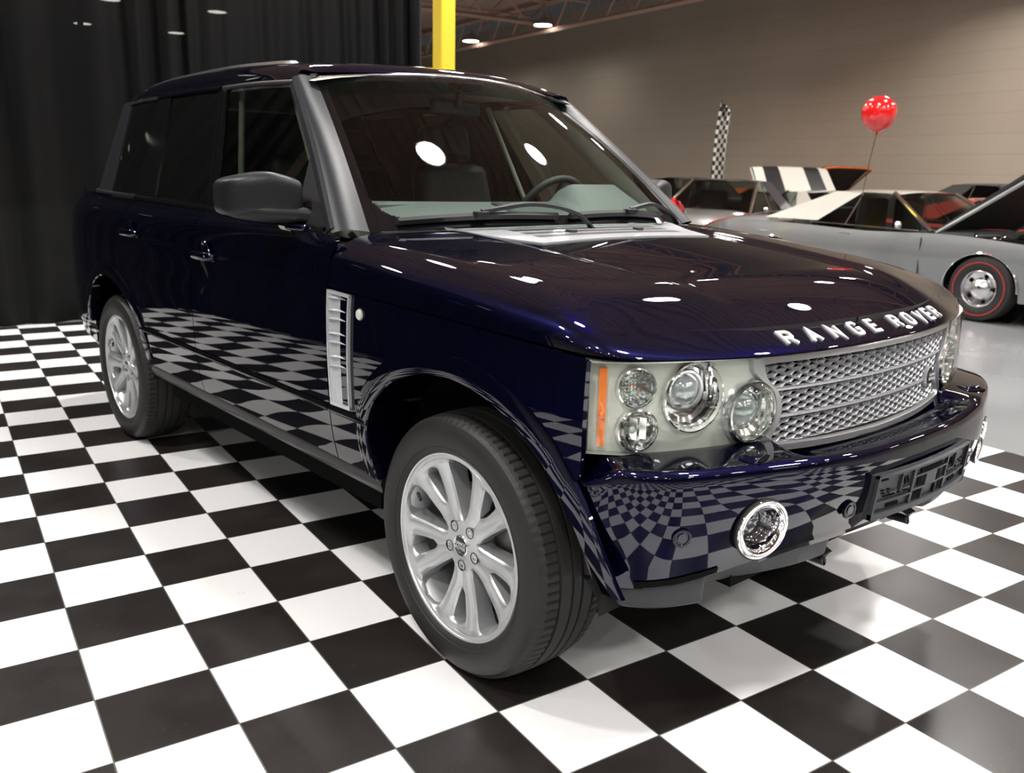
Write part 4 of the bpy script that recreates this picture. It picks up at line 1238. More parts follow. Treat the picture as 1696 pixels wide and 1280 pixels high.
for x, s in ((-2.88, -1), (0, 1), (-2.88, 1)):
    c_ = copy_tree(W0); place_wheel(c_, x, s, 0)

# --- interior
mb = MB()
G = []
for i in range(41):
    y = lerp(-.74, .74, i/40); xg_ = cowl_glass(y)
    hump = .068*sstep(.14, .24, y)*(1-sstep(.60, .70, y))
    fe = sstep(.74, .66, abs(y))
    G.append([(xg_-.030, y, 1.180), (xg_-.07, y, 1.215), (xg_-.20, y, 1.262+hump*.5-.03*(1-fe)), (xg_-.32, y, 1.290+hump-.05*(1-fe)), (xg_-.375, y, 1.275+hump*.9-.06*(1-fe)), (xg_-.40, y, 1.18), (xg_-.38, y, .85), (xg_-.20, y, .60)])
mb.grid(G); dash = mb.build('dashboard', M['dash'], suv); 
mb = MB(); mb.grid([[(cowl_glass(y)-.12-.17*k/4, y, 1.240+.050*(k/4)) for k in range(5)] for y in [lerp(-.20, .13, j/6) for j in range(7)]]); mb.build('dash_screen_cover', M['dash_dark'], dash, solid=.004)
mb = MB(); mb.box((-.87, -.58, 1.275), (.10, .16, .022)); mb.build('air_vent', M['dash'], dash, bevel=.008)
mb = MB(); pts = []
cst = Vector((-1.06, .37, 1.215)); ax = Vector((-.88, 0, .47)).normalized(); uu = Vector((0, 1, 0)); ww = ax.cross(uu)
mb.tube([tuple(cst+(uu*cos(a)+ww*sin(a))*.185) for a in [2*PI*k/40 for k in range(41)]], .0155, 10, caps=False); st = mb.build('steering_wheel', M['leather'], suv)
mb = MB(); mb.ball(tuple(cst), .065, 16, 8, sc=(.5, 1.1, .9))
for a in (0, PI, -PI/2): mb.tube([tuple(cst), tuple(cst+(uu*cos(a)+ww*sin(a))*.18)], .014, 8)
mb.build('steering_hub', M['dash_dark'], st)
def seat(x, y):
    mb = MB(); mb.box((x, y, .78), (.52, .50, .20)); R1 = Matrix.Rotation(-.22, 3, 'Y'); mb.box((x-.30, y, 1.13), (.15, .48, .62), rot=R1, taper=.86); o = mb.build('seat', M['leather'], suv, bevel=.05)
    mb = MB(); mb.box((x-.40, y, 1.53), (.10, .27, .18), rot=R1); mb.build('headrest', M['leather'], o, bevel=.035)
    return o
for x, y in ((-1.45, -.38), (-1.45, .38), (-2.45, -.42), (-2.45, .42), (-2.45, 0)): seat(x, y)
mb = MB(); mb.box((-1.15, 0, .80), (.75, .24, .22)); mb.build('centre_console', M['dash_dark'], suv, bevel=.03)
mb = MB(); mb.box((-2.3, 0, .50), (3.3, 1.7, .05)); mb.build('cabin_floor', M['void'], suv)
mb = MB(); mb.grid([[(lerp(-1.24, -3.4, i/12), y, min(zc(lerp(-1.24, -3.4, i/12))-.045, 1.80)-.05*(abs(y)/.66)**3) for y in [lerp(-.66, .66, j/12) for j in range(13)]] for i in range(13)]); mb.build('headliner', M['trim_light'], suv)
# inner pillar trims and belts
def inner_pillar():
    mb = MB(); G = []
    for i in range(13):
        t = i/12; a = vl((-.73, .86, 1.19), (-1.34, .675, 1.70), t); b = WS(.945, t, -.015); G.append([(a[0]-.13, -a[1]+.035, a[2]-.01), (lerp(a[0]-.13, b[0], .5)-.012, -lerp(a[1], b[1], .5)+.030, lerp(a[2], b[2], .5)-.02), (b[0]-.01, -b[1], b[2]-.012)])
    mb.grid(G); return mb
both(inner_pillar, 'pillar_trim', M['trim_light'])
def bpil():
    mb = MB(); mb.tube([(-1.62, -.80, 1.0), (-1.66, -.78, 1.22), (-1.86, -.66, 1.72)], .012, 6); return mb
both(bpil, 'pillar_trim', M['trim_light'])
for s in (-1, 1):
    mb = MB(); mb.box((-1.15, s*.84, .93), (1.05, .08, .46)); mb.box((-2.15, s*.84, .93), (.85, .08, .46)); mb.build('door_card', M['dash_dark'], suv)
c = Vector((-1.255, 0, 1.655)); mb = MB(); mb.box(tuple(c), (.03, .25, .065)); im = mb.build('interior_mirror', M['black'], suv, bevel=.012)
mb = MB(); mb.tube([tuple(c+Vector((.02, 0, .01))), (-1.215, 0, 1.735)], .018, 8); mb.box((-1.19, 0, 1.735), (.09, .10, .03)); mb.build('mirror_stalk', M['black'], im)
mb = MB(); mb.box((c.x-.017, 0, c.z), (.003, .23, .05)); mb.build('mirror_glass', M['chrome'], im)

# ================================================================== the hall
TA = 1.4389041511572864; TO = Vector((-.17168543807859682, -1.8173435132330682, 0))
ti = Vector((cos(TA), sin(TA), 0)); tj = Vector((-sin(TA), cos(TA), 0))      # tile column / row directions
def hall(a, b, z=0.): return CAM.xy.to_3d()+ti*a+tj*b+Vector((0, 0, z))     # a: towards the block wall, b: towards the curtain
HALLR = Matrix.Rotation(TA, 4, 'Z')
def hall_obj(mb, name, m, a=0, b=0, z=0, parent=None, **k):
    """mesh written in hall axes (x=a, y=b), placed in the hall"""
    o = mb.build(name, m, None, **k); p = hall(a, b, z); o.matrix_world = Matrix.Translation(p) @ HALLR; return o
# floors
mb = MB(); nx, ny = 23, 40; X0, X1, Y0, Y1 = -7*TS, 15*TS, -16*TS, 22.6*TS
mb.box(((X0+X1)/2, (Y0+Y1)/2, -.006), (X1-X0, Y1-Y0, .012))
fl = mb.build('floor', M['checker'], None, smooth=False); fl.matrix_world = Matrix.Translation(TO) @ HALLR; tag(fl, kind='structure')
conc = mat('grey_epoxy', (.30, .31, .32), .18, spec=.5)
t = NT(conc); tc = t.n('ShaderNodeTexCoord'); nz = t.n('ShaderNodeTexNoise'); nz.inputs['Scale'].default_value = .8; nz.inputs['Detail'].default_value = 8
t.l(tc.outputs['Object'], nz.inputs['Vector']); t.l(t.mix(nz.outputs[0], (.13, .134, .138), (.20, .206, .212)), t.b.inputs['Base Color'])
rr_ = t.n('ShaderNodeMapRange'); rr_.inputs[3].default_value = .12; rr_.inputs[4].default_value = .34; t.l(nz.outputs[0], rr_.inputs[0]); t.l(rr_.outputs[0], t.b.inputs['Roughness'])
mb = MB(); mb.box((1, 7, -.062), (34, 66, .1)); o = hall_obj(mb, 'floor', conc, smooth=False); tag(o, kind='structure')
# block walls
wallm = mat('painted_block', (.30, .26, .21), .75); t = NT(wallm); tc = t.n('ShaderNodeTexCoord'); mp = t.n('ShaderNodeMapping'); mp.inputs['Rotation'].default_value = (PI/2, 0, PI/2)
t.l(tc.outputs['Object'], mp.inputs[0]); bk = t.n('ShaderNodeTexBrick'); bk.inputs['Scale'].default_value = 1; bk.inputs['Brick Width'].default_value = .40; bk.inputs['Row Height'].default_value = .20; bk.inputs['Mortar Size'].default_value = .006
bk.inputs['Color1'].default_value = (.36, .305, .24, 1); bk.inputs['Color2'].default_value = (.345, .288, .225, 1); bk.inputs['Mortar'].default_value = (.285, .24, .185, 1)
t.l(mp.outputs[0], bk.inputs['Vector']); nz = t.n('ShaderNodeTexNoise'); nz.inputs['Scale'].default_value = .5; nz.inputs['Detail'].default_value = 6; t.l(tc.outputs['Object'], nz.inputs['Vector'])
mr = t.n('ShaderNodeMapRange'); mr.inputs[3].default_value = .85; mr.inputs[4].default_value = 1.12; t.l(nz.outputs[0], mr.inputs[0])
mx = t.n('ShaderNodeMix', data_type='RGBA', blend_type='MULTIPLY'); mx.inputs[0].default_value = 1; t.l(bk.outputs[0], mx.inputs[6]); t.l(mr.outputs[0], mx.inputs[7]); t.l(mx.outputs[2], t.b.inputs['Base Color'])
H = 6.55
for nm, a, b, sx, sy in (('wall_back', 18.1, 7, .2, 66), ('wall_front', -16.1, 7, .2, 66), ('wall_left', 0, 40, 32, .2), ('wall_right', 0, -26, 32, .2)):
    mb = MB(); mb.box((0, 0, H/2), (sx, sy, H)); tag(hall_obj(mb, nm, wallm, a, b, smooth=False), kind='structure')
# a shallow painted-over opening outline on the back wall
mb = MB()
mb.box((0, 0, 0), (.03, 6.4, .05)); mb.box((0, 3.18, -.6), (.03, .05, 1.2)); hall_obj(mb, 'trim_1', wallm, 17.99, 4.9, 3.54, smooth=False)['kind'] = 'structure'
# ceiling deck with ribs
ceil = mat('brown_deck', (.42, .30, .24), .8); noise_bump(ceil, 6, .3, .05)
mb = MB(); G = []
for k in range(-60, 61):
    x = k*.28
    G.append([(x-.10, -32, 0), (x-.10, 40, 0)]); G.append([(x-.06, -32, .06), (x-.06, 40, .06)]); G.append([(x+.06, -32, .06), (x+.06, 40, .06)]); G.append([(x+.10, -32, 0), (x+.10, 40, 0)])
mb.grid(G); tag(hall_obj(mb, 'ceiling', ceil, 0, 6, H, smooth=False), kind='structure')
steel = mat('primer_steel', (.46, .30, .23), .6)
def truss(a0, b0, a1, b1, zt, zb, n, name, label, w=.07):
    p = hall((a0+a1)/2, (b0+b1)/2, 0); root = empty(name, p, label, 'truss', 'ceiling trusses'); A = hall(a0, b0); B = hall(a1, b1)
    mb = MB(); mb.tube([A+Vector((0, 0, zt)), B+Vector((0, 0, zt))], w, 4); mb.build('top_chord', steel, root, smooth=False)
    mb = MB(); mb.tube([A+Vector((0, 0, zb)), B+Vector((0, 0, zb))], w, 4); mb.build('bottom_chord', steel, root, smooth=False)
    mb = MB()
    for k in range(n):
        q0 = A.lerp(B, k/n); q1 = A.lerp(B, (k+.5)/n); q2 = A.lerp(B, (k+1)/n)
        mb.tube([q0+Vector((0, 0, zt)), q1+Vector((0, 0, zb))], w*.45, 4, caps=False); mb.tube([q1+Vector((0, 0, zb)), q2+Vector((0, 0, zt))], w*.45, 4, caps=False)
    mb.build('web', steel, root, smooth=False); return root
truss(16.1, -4, 16.1, 15., 6.4, 5.62, 14, 'roof_truss', 'long steel truss running along the top of the block wall on the right')
truss(16.1, 15., 16.1, 34, 6.4, 5.62, 16, 'roof_truss', 'long steel truss continuing along the block wall behind the yellow column')
for k, b in enumerate((5.5, 14.4, 23, 31)):
    truss(16.0, b, -15.5, b, 6.4, 5.75, 22, 'roof_truss', ['steel truss crossing the hall above the open-hood cars', 'steel truss meeting the wall truss above the dark cars', 'steel truss crossing the hall beside the yellow column', 'farthest steel truss crossing the hall'][k])
for k in range(9):
    b = 6.1+k*2.1
    if abs(b-14.4) < 1 or abs(b-23) < .9: b += .8
    truss(15.9, b, 2, b, 6.5, 6.05, 16, 'bar_joist', 'thin bar joist under the brown ceiling deck', .03)['group'] = 'bar joists'
# high-bay lamps
lampm = mat('lamp_glow', (1, 1, 1), .5, emit=(1, .965, .92), es=1.)
LAMP_E = 14.
lampm.node_tree.nodes['Principled BSDF'].inputs['Emission Strength'].default_value = LAMP_E
housing = mat('lamp_housing', (.35, .35, .35), .4, .6)
def make_lamp():
    root = empty('high_bay_lamp', (0, 0, 0), 'round white high-bay lamp hanging under the ceiling', 'lamp', 'high-bay ceiling lamps')
    mb = MB(); mb.lathe([(.27, 0), (.265, .06), (.18, .16), (.10, .20), (.08, .34), (0, .34)], (0, 0, 0), (0, 0, 1), 32); mb.build('housing', housing, root)
    mb = MB(); mb.tube([(0, 0, .3), (0, 0, .875)], .012, 6); mb.build('stem', housing, root)
    mb = MB(); mb.poly([(cos(-2*PI*k/32)*.25, sin(-2*PI*k/32)*.25, .005) for k in range(32)]); mb.build('lamp_face', lampm, root)
    ld = bpy.data.lights.new('lamp_light', 'AREA'); ld.shape = 'DISK'; ld.size = .46; ld.energy = 40; ld.color = (1, .965, .92); ld.spread = math.radians(140)
    lo = bpy.data.objects.new('lamp_light', ld); col.objects.link(lo); lo.parent = root; lo.location = (0, 0, -.004)
    for c in root.children: c.matrix_parent_inverse = Matrix.Identity(4)
    return root
lamp0 = make_lamp(); first = True
LAMPS_AB = []
for a in (12.9, 9.0, 5.7, 2.9, -1.6, -6.2, -11.):
    for b in (-13, -8.8, -4.6, -.4, 3.6, 7.9, 12.1, 16.3):
        if a in (9.0, 5.7): b += .9
        if a > 0 or b < 13: LAMPS_AB.append((a, b))
for b in (27.0, 22.8, -4, .5, 5., 9.5): LAMPS_AB.append((15.7, b))
for a in (7.4, 4.6, 1.4, -2.2, -5.4):
    for b in (21.5, 27., 32.): LAMPS_AB.append((a, b))
for a, b in LAMPS_AB:
    o = lamp0 if first else copy_tree(lamp0); first = False
    o.location = hall(a, b, 5.68)
    if a > 15 and b > 20:
        for ch in o.children:
            if ch.type == 'LIGHT': ch.data = ch.data.copy(); ch.data.energy = 7
# yellow column
yel = mat('yellow_paint', (.72, .52, .03), .45)
p = hall(0, 0); cx, cy = CAM.x+12.0*cos(math.radians(143.9)), CAM.y+12.0*sin(math.radians(143.9))
root = empty('steel_column', (cx, cy, 0), 'bright yellow square steel column standing beside the black curtain', 'column')
mb = MB(); mb.box((0, 0, 3.2), (.215, .215, 6.4)); o = mb.build('post', yel, root, smooth=False, bevel=.02); o.matrix_parent_inverse = Matrix.Identity(4); o.matrix_basis = Matrix.Rotation(TA+.1, 4, 'Z')
mb = MB(); mb.box((0, 0, .01), (.4, .4, .045)); o = mb.build('base_plate', steel, root, smooth=False); o.matrix_parent_inverse = Matrix.Identity(4); o.matrix_basis = Matrix.Rotation(TA+.1, 4, 'Z')
# black curtains
cur = mat('black_drape', (.0027, .0030, .0035), .6, spec=.15)
cur.node_tree.nodes['Principled BSDF'].inputs['Sheen Weight'].default_value = .02
t = NT(cur); outn = t.t.nodes['Material Output']; trn = t.n('ShaderNodeBsdfTransparent'); trn.inputs[0].default_value = (.7, .68, .62, 1); mxs = t.n('ShaderNodeMixShader'); mxs.inputs[0].default_value = .020
t.l(t.b.outputs[0], mxs.inputs[1]); t.l(trn.outputs[0], mxs.inputs[2]); t.l(mxs.outputs[0], outn.inputs[0])
def curtain(length, height, seed, label, loc, rot):
    rnd = random.Random(seed); n = int(length/.018); G = []; ph = [(rnd.uniform(2.2, 9), rnd.uniform(0, 6.3), rnd.uniform(.2, 1)) for _ in range(7)]
    # smoothly varying pleat phase
    phase = 0.; xs = []
    for i in range(n+1):
        x = length*i/n; k = 26+9*sin(x*1.3+seed)+7*sin(x*3.1+1.2*seed); phase += k*length/n; xs.append((x, phase))
    for x, phs in xs:
        amp = .040+.020*sin(x*2.1+seed)+.012*sin(x*5.3); row = []
        for j in range(15):
            v = j/14; z = .002+height*v; sw = 1-.35*v; lean = .10*(1-v)**6*sin(x*1.1+1)
            y = amp*sw*(sin(phs)+.35*sin(phs*.53+2+v*.7))+.05*sin(x*.9+v)*sw-lean
            row.append((x+.012*sin(phs*.5+v*3), y, z))
        G.append(row)
    root = empty('black_curtain', loc, label, 'curtain', None); root.rotation_euler = (0, 0, rot)
    mb = MB(); mb.grid(G); o = mb.build('drape', cur, root, angle=80); o.matrix_parent_inverse = Matrix.Identity(4)
    mb = MB(); mb.tube([(-.05, 0, height), (length+.05, 0, height)], .025, 10); o = mb.build('rail', M['black'], root); o.matrix_parent_inverse = Matrix.Identity(4)
    mb = MB()
    for x in (0, length/2, length): mb.tube([(x, .12, 0), (x, .12, height)], .025, 8); mb.box((x, .12, .01), (.35, .35, .02))
    o = mb.build('uprights', M['black'], root); o.matrix_parent_inverse = Matrix.Identity(4)
    return root
def tpt(i, j): return TO+ti*(i*TS)+tj*(j*TS)
p0 = tpt(-7.4, 22.3); curtain(6.50, 4.3, 1, 'tall black pleated curtain hanging behind the parked vehicle', p0, TA)
p1 = tpt(-7.35, 3.5); curtain(5.45, 4.3, 5, 'black curtain closing the left edge of the checkered floor, outside the picture', p1, TA+PI/2)

# checkered pennant, balloon, bow
chk = mat('checkered_cloth', (.5, .5, .5), .7); t = NT(chk); tc = t.n('ShaderNodeTexCoord'); ck = t.n('ShaderNodeTexChecker'); ck.inputs['Scale'].default_value = 14.
ck.inputs['Color1'].default_value = (.015, .014, .014, 1); ck.inputs['Color2'].default_value = (.62, .58, .52, 1)
uvn = t.n('ShaderNodeUVMap'); uvn.uv_map = 'UVMap'; t.l(uvn.outputs[0], ck.inputs['Vector']); t.l(ck.outputs[0], t.b.inputs['Base Color'])
pf = Vector((-10.1, 13.44, 0)); root = empty('checkered_flag', pf, 'tall narrow black and white checkered feather flag in front of the block wall', 'flag')
mb = MB(); mb.tube([(0, 0, 0), (0, 0, 1.6), (.03, .0, 2.4), (.10, 0, 3.0)], [.02, .02, .014, .006], 8); mb.box((0, 0, .02), (.5, .5, .04)); o = mb.build('pole', M['black'], root); o.matrix_parent_inverse = Matrix.Identity(4)
me = MB(); G = []
for j in range(61):
    v = j/60; z = 1.42+1.56*v; w = .27*(1-max(0, (v-.82)/.18)**2*.92); row = []
    for i in range(17):
        u = i/16; row.append((.005+.09*v**3+u*w*.92, -.09*sin(u*7.5+v*2)+.16*u*0-.02, z-.02*u))
    G.append(row)
me.grid(G); o = me.build('cloth', chk, root); o.matrix_parent_inverse = Matrix.Identity(4); root.rotation_euler = (0, 0, math.radians(34))
uv = o.data.uv_layers.new(name='UVMap')
for lp in o.data.loops:
    q = o.data.vertices[lp.vertex_index].co; vv = (q.z-1.4)/1.56; uu_ = (q.x-.005-.09*((q.z-1.42)/1.56)**3)/.25
    uv.data[lp.index].uv = (uu_*.30, vv*1.22)
red = mat('red_balloon', (.70, .010, .012), .12, coat=1.); red.node_tree.nodes['Principled BSDF'].inputs['Subsurface Weight'].default_value = 0.
bl = Vector((-2.75, 6.34, 2.06)); root = empty('balloon', bl, 'glossy red balloon on a string floating above the silver coupe', 'balloon')
mb = MB(); G = []
for i in range(40):
    a = 2*PI*i/40; row = []
    for j in range(25):
        b = PI*j/24; r_ = .165*sin(b)*(1+.06*cos(b)); z = .165*cos(b)*1.0 if b < PI/2 else .165*cos(b)*1.08; row.append((cos(a)*r_, sin(a)*r_, z))
    G.append(row)
mb.grid(G, closeu=True); o = mb.build('skin', red, root); o.matrix_parent_inverse = Matrix.Identity(4)
mb = MB(); mb.lathe([(.006, 0), (.010, -.015), (.018, -.030), (.016, -.032), (0, -.02)], (0, 0, -.172), (0, 0, 1), 12); o = mb.build('knot', red, root); o.matrix_parent_inverse = Matrix.Identity(4)
mb = MB(); mb.tube([(0, 0, -.19), (-.035, -.01, -.45), (-.06, -.02, -.72), (-.08, -.04, -.92), (-.09, -.05, -1.05)], .0035, 6); o = mb.build('string', M['black'], root); o.matrix_parent_inverse = Matrix.Identity(4)

# ------------------------------------------------------------------ generic classic cars behind
tyre2 = mat('old_tyre', (.015, .014, .014), .6); red_line = mat('redline', (.35, .03, .03), .5); glass_bg = glassy('car_glass', (.45, .5, .47)); cab = mat('cabin_dark', (.012, .012, .012), .7)
def classic(name, label, loc, heading, paint, roofm=None, hood_open=0., hoodm=None, L=(.95, 2.74, 1.05), W=1.86, H=1.30, belt_z=.88, soft=False, wheels=True, pin=None, glassm=None, wsx=(-.62, -1.28), rf=(-2.05, -2.95), crown=.05, hood_under=None, stripes=None):
    root = empty(name, loc, label, 'car'); root.rotation_euler = (0, 0, heading)
    def B(mb, n, m, **k):
        o = mb.build(n, m, root, **k); o.matrix_parent_inverse = Matrix.Identity(4); return o
    fo, wb, ro = L; xn, xt = fo, -wb-ro; hw = W/2
    zt = lambda x: interp([(xt, belt_z-.03), (xt+.14, belt_z+.02), (-wb-.2, belt_z+.04), (-wb+.6, belt_z+.02), (-1.4, belt_z), (-.5, belt_z+.02), (.4, belt_z-.03), (xn-.15, belt_z-.08), (xn, belt_z-.14)], x)
    plan = lambda x: 1-.10*clamp((x-(xn-.5))/.5)**2.5-.12*clamp(((xt+.5)-x)/.5)**2.5+.012*math.exp(-((x+wb)/.5)**2)
    rw = .335; ra = .40
    def zlow(x):
        z = .23
        for cx in (0, -wb):
            if abs(x-cx) < ra: z = max(z, .33+math.sqrt(max(0, ra*ra-(x-cx)**2))*.93)
        return z
    xs = []
    n = 150
    for i in range(n+1): xs.append(lerp(xn, xt, i/n))
    for cx in (0, -wb):
        for e in (-ra, ra): xs += [cx+e*.9999, cx+e*.995, cx+e*.98, cx+e*1.001]
    xs = sorted(set(xs), reverse=True)
    for s in (-1, 1):
        G = []
        for x in xs:
            z1 = zt(x)-.03; z0 = zlow(x); row = []
            for j in range(15):
                v = j/14; z = lerp(z0, z1, v); zz = (z-.23)/(belt_z-.23)
                y = hw*plan(x)*interp([(0, .93), (.25, .965), (.45, .99), (.62, 1.), (.80, .985), (1.0, .95)], zz); row.append((x, s*y, z))
            G.append(row)
        B(MB().grid(G), 'body_side', paint)
        for cx in (0, -wb):
            mb = MB()
            mb.poly([(cx+ra*1.05*cos(a), s*(hw-.28), .33+ra*1.05*sin(a)) for a in [PI*2*k/24 for k in range(24)]]); mb.grid([[(cx+ra*cos(a), s*(hw-.06), .33+ra*.93*sin(a)), (cx+ra*cos(a), s*(hw-.30), .33+ra*sin(a))] for a in [PI*k/20 for k in range(21)]])
            B(mb, 'wheel_well', M['void'])
        for cx in (0, -wb):
            mb = MB(); mb.tube([(cx+(ra+.004)*cos(a), s*(hw*plan(cx)*.985+.004), .33+(ra+.004)*.93*sin(a)) for a in [PI*k/24 for k in range(25)]], .009, 6)
            B(mb, 'arch_trim', M['chrome'])
    def deck(x0, x1, m, nm, stripe=None):
        G = []
        for i in range(25):
            x = lerp(x0, x1, i/24); e = hw*plan(x)*.95
            G.append([(x, e*k/12, zt(x)-.03+(.03+crown*.6)*(1-abs(k/12)**4)) for k in range(-12, 13)])
        mb = MB(); mb.grid(G)
        if stripe:
            mb.m = [1 if (abs(((idx % 24)-11.5)) in (2.5, 3.5, 1.5)) else 0 for idx in range(len(mb.f))]; return B(mb, nm, [m, stripe])
        return B(mb, nm, m)
    if not hood_open: deck(xn, wsx[0], hoodm or paint, 'hood', stripes)
    else:
        deck(xn, xn-.28, paint, 'nose_panel'); 
        mb = MB(); G = []
        for k in range(-12, 13):
            y = hw*.9*k/12; G.append([(xn-.28, y, belt_z-.2), (wsx[0]-.02, y, belt_z-.2)])
        mb.grid(G); mb.box((.05, 0, .68), (.6, .5, .28)); mb.ball((.05, 0, .84), .17, 16, 6, sc=(1, 1, .35)); B(mb, 'engine', cab)
        mb = MB()
        for k in range(9): mb.ball((.35-.12*k+random.uniform(-.03, .03), random.uniform(-.5, .1), .80+random.uniform(-.02, .04)), .03, 8, 6)
        B(mb, 'engine_fittings', M['chrome'])
        # lid: hinged at the cowl
        Lh = xn-.28-wsx[0]; G = []; G2 = []
        for i in range(17):
            u = i/16; row = []; row2 = []
            for k in range(-12, 13):
                y = hw*.86*(1-.06*u)*k/12; th = .03*(1-abs(k/12)**4)*(1) ; drop = -.05*max(0, (u-.9)/.1)**2
                dx, dz = u*Lh, th+drop; c_, s_ = cos(hood_open), sin(hood_open)
                row.append((wsx[0]+dx*c_-dz*s_, y, belt_z+.02+dx*s_+dz*c_)); dz -= .035
                row2.append((wsx[0]+dx*c_-dz*s_, y, belt_z+.02+dx*s_+dz*c_))
            G.append(row); G2.append(row2)
        mb = MB(); mb.grid(G)
        if stripes: mb.m = [1 if (idx % 24) in (3, 4, 5, 6, 7, 16, 17, 18, 19, 20)[0:10] else 0 for idx in range(len(mb.f))]
        B(mb, 'hood', [hoodm or paint, stripes or paint])
        mb = MB(); mb.grid(G2)
        for e, e2 in ((G[0], G2[0]), (G[-1], G2[-1]), ([r[0] for r in G], [r[0] for r in G2]), ([r[-1] for r in G], [r[-1] for r in G2])): mb.grid([[a, b] for a, b in zip(e, e2)])
        B(mb, 'hood_liner', hood_under or cab)
        mb = MB(); mb.tube([G2[0][0]]+G2[-1][::4]+[G2[0][-1]], .022, 6); B(mb, 'hood_edge', hoodm or paint)
    deck(rf[1]+.1, xt, paint, 'trunk_lid')
    # nose and tail
    for x0, sg, nm in ((xn, 1, 'front_fascia'), (xt, -1, 'rear_fascia')):
        G = []
        for j in range(8):
            z = lerp(.28, zt(x0)-.03, j/7); G.append([(x0+sg*.03*sin(PI*j/7)*(1-abs(k/10)**2), hw*plan(x0)*interp([(0, .93), (.4, .99), (.62, 1.), (1., .95)], j/7)*k/10, z) for k in range(-10, 11)])
        B(MB().grid(G), nm, paint)
        mb = MB(); mb.tube([(x0+sg*.02, -hw*.86, .50), (x0+sg*.08, -hw*.7, .50), (x0+sg*.09, 0, .50), (x0+sg*.08, hw*.7, .50), (x0+sg*.02, hw*.86, .50)], .05, 10); B(mb, 'bumper', M['chrome'])
    # greenhouse
    yb, yt = hw*.90, hw*.66; zb = belt_z+.0; zr = H-.03
    Pb = lambda x, s: (x, s*yb, zb-.0); Pt = lambda x, s: (x, s*yt, zr)
    def patch(p00, p10, p11, p01, m, nm, nu=10, nv=8, bulge=0.):
        G = []
        for i in range(nu+1):
            row = []
            for j in range(nv+1):
                u, v = i/nu, j/nv; q = [(1-u)*(1-v)*p00[k]+u*(1-v)*p10[k]+u*v*p11[k]+(1-u)*v*p01[k] for k in range(3)]
                bb = bulge*(1-(2*u-1)**2); q[0] += bb; row.append(tuple(q))
            G.append(row)
        return B(MB().grid(G), nm, m)
    rm = roofm or paint; gm = glassm or glass_bg
    patch((wsx[0]-.02, -yb, zb), (wsx[0]-.02, yb, zb), (wsx[1], yt, zr), (wsx[1], -yt, zr), gm, 'windshield', 14, 8, .12)
    patch((rf[1], -yb, zb+.04), (rf[1], yb, zb+.04), (rf[0], yt, zr), (rf[0], -yt, zr), rm if soft else gm, 'rear_window', 14, 8, -.10)
    G = []
    for i in range(21):
        u = i/20; x = lerp(wsx[1]+.04, rf[0]-.04, u); z0 = zr-.02*(abs(2*u-1)**3)
        G.append([(x+.10*(1-(k/10)**2)*(1-2*u), yt*1.03*k/10, z0+.035*(1-abs(k/10)**2.5)) for k in range(-10, 11)])
    B(MB().grid(G), 'roof', rm)
    for s in (-1, 1):
        patch((wsx[0]-.16, s*yb, zb), (rf[0]+.02, s*yb, zb+.03), (rf[0]+.10, s*yt*1.01, zr), (wsx[1]-.02, s*yt*1.01, zr), gm, 'side_window', 10, 8)
        patch((rf[0]-.10, s*yb*1.0, zb+.05), (rf[1]-.02, s*yb*1.0, zb+.05), (rf[0]-.02, s*yt*1.02, zr+.002), (rf[0]+.36, s*yt*1.02, zr+.002), rm, 'roof_pillar', 8, 8)
        mb = MB(); mb.tube([(wsx[0]-.02, s*yb, zb), (wsx[1], s*yt*1.01, zr)], .026, 8); B(mb, 'windshield_pillar', M['chrome'] if not soft else rm)
        mb = MB(); mb.tube([(wsx[0]-.16, s*(yb+.01), zb+.004), (rf[0]-.2, s*(yb+.01), zb+.03)], .008, 6); mb.tube([(rf[0]+.30, s*(yb), zb+.02), (rf[0]+.36, s*yt*1.01, zr-.01)], .008, 6); B(mb, 'window_trim', M['chrome'])
        mb = MB(); mb.ball((wsx[0]-.35, s*(hw+.03), zb+.06), .055, 12, 8, sc=(.6, 1, .8)); mb.tube([(wsx[0]-.35, s*(hw-.05), zb), (wsx[0]-.35, s*(hw+.02), zb+.05)], .01, 6); B(mb, 'door_mirror', M['chrome'])
        mb = MB(); mb.tube([(-1.62, s*(hw*.965), zb-.085), (-1.78, s*(hw*.965), zb-.085)], .013, 6); B(mb, 'door_handle', M['chrome'])
        mb = MB(); mb.box((wsx[0]-.08, s*hw*.99, .56), (.006, .012, .52)); B(mb, 'door_gap', M['void'])
        if pin is not None:
            mb = MB(); mb.tube([(x, s*(hw*plan(x)*.955), zt(x)-.022) for x in [lerp(xn-.05, xt+.05, k/40) for k in range(41)]], .009, 5); B(mb, 'pinstripe', pin)
    mb = MB(); mb.box((-1.75, 0, belt_z-.22), (2.3, W*.82, .30)); mb.box((-1.72, -.38, belt_z+.10), (.14, .46, .46)); mb.box((-1.72, .38, belt_z+.10), (.14, .46, .46)); mb.box((-2.35, 0, belt_z+.05), (.14, 1.2, .3)); mb.box((-1.4, 0, .30), (4.2, W*.8, .12)); B(mb, 'interior', cab, bevel=.03)
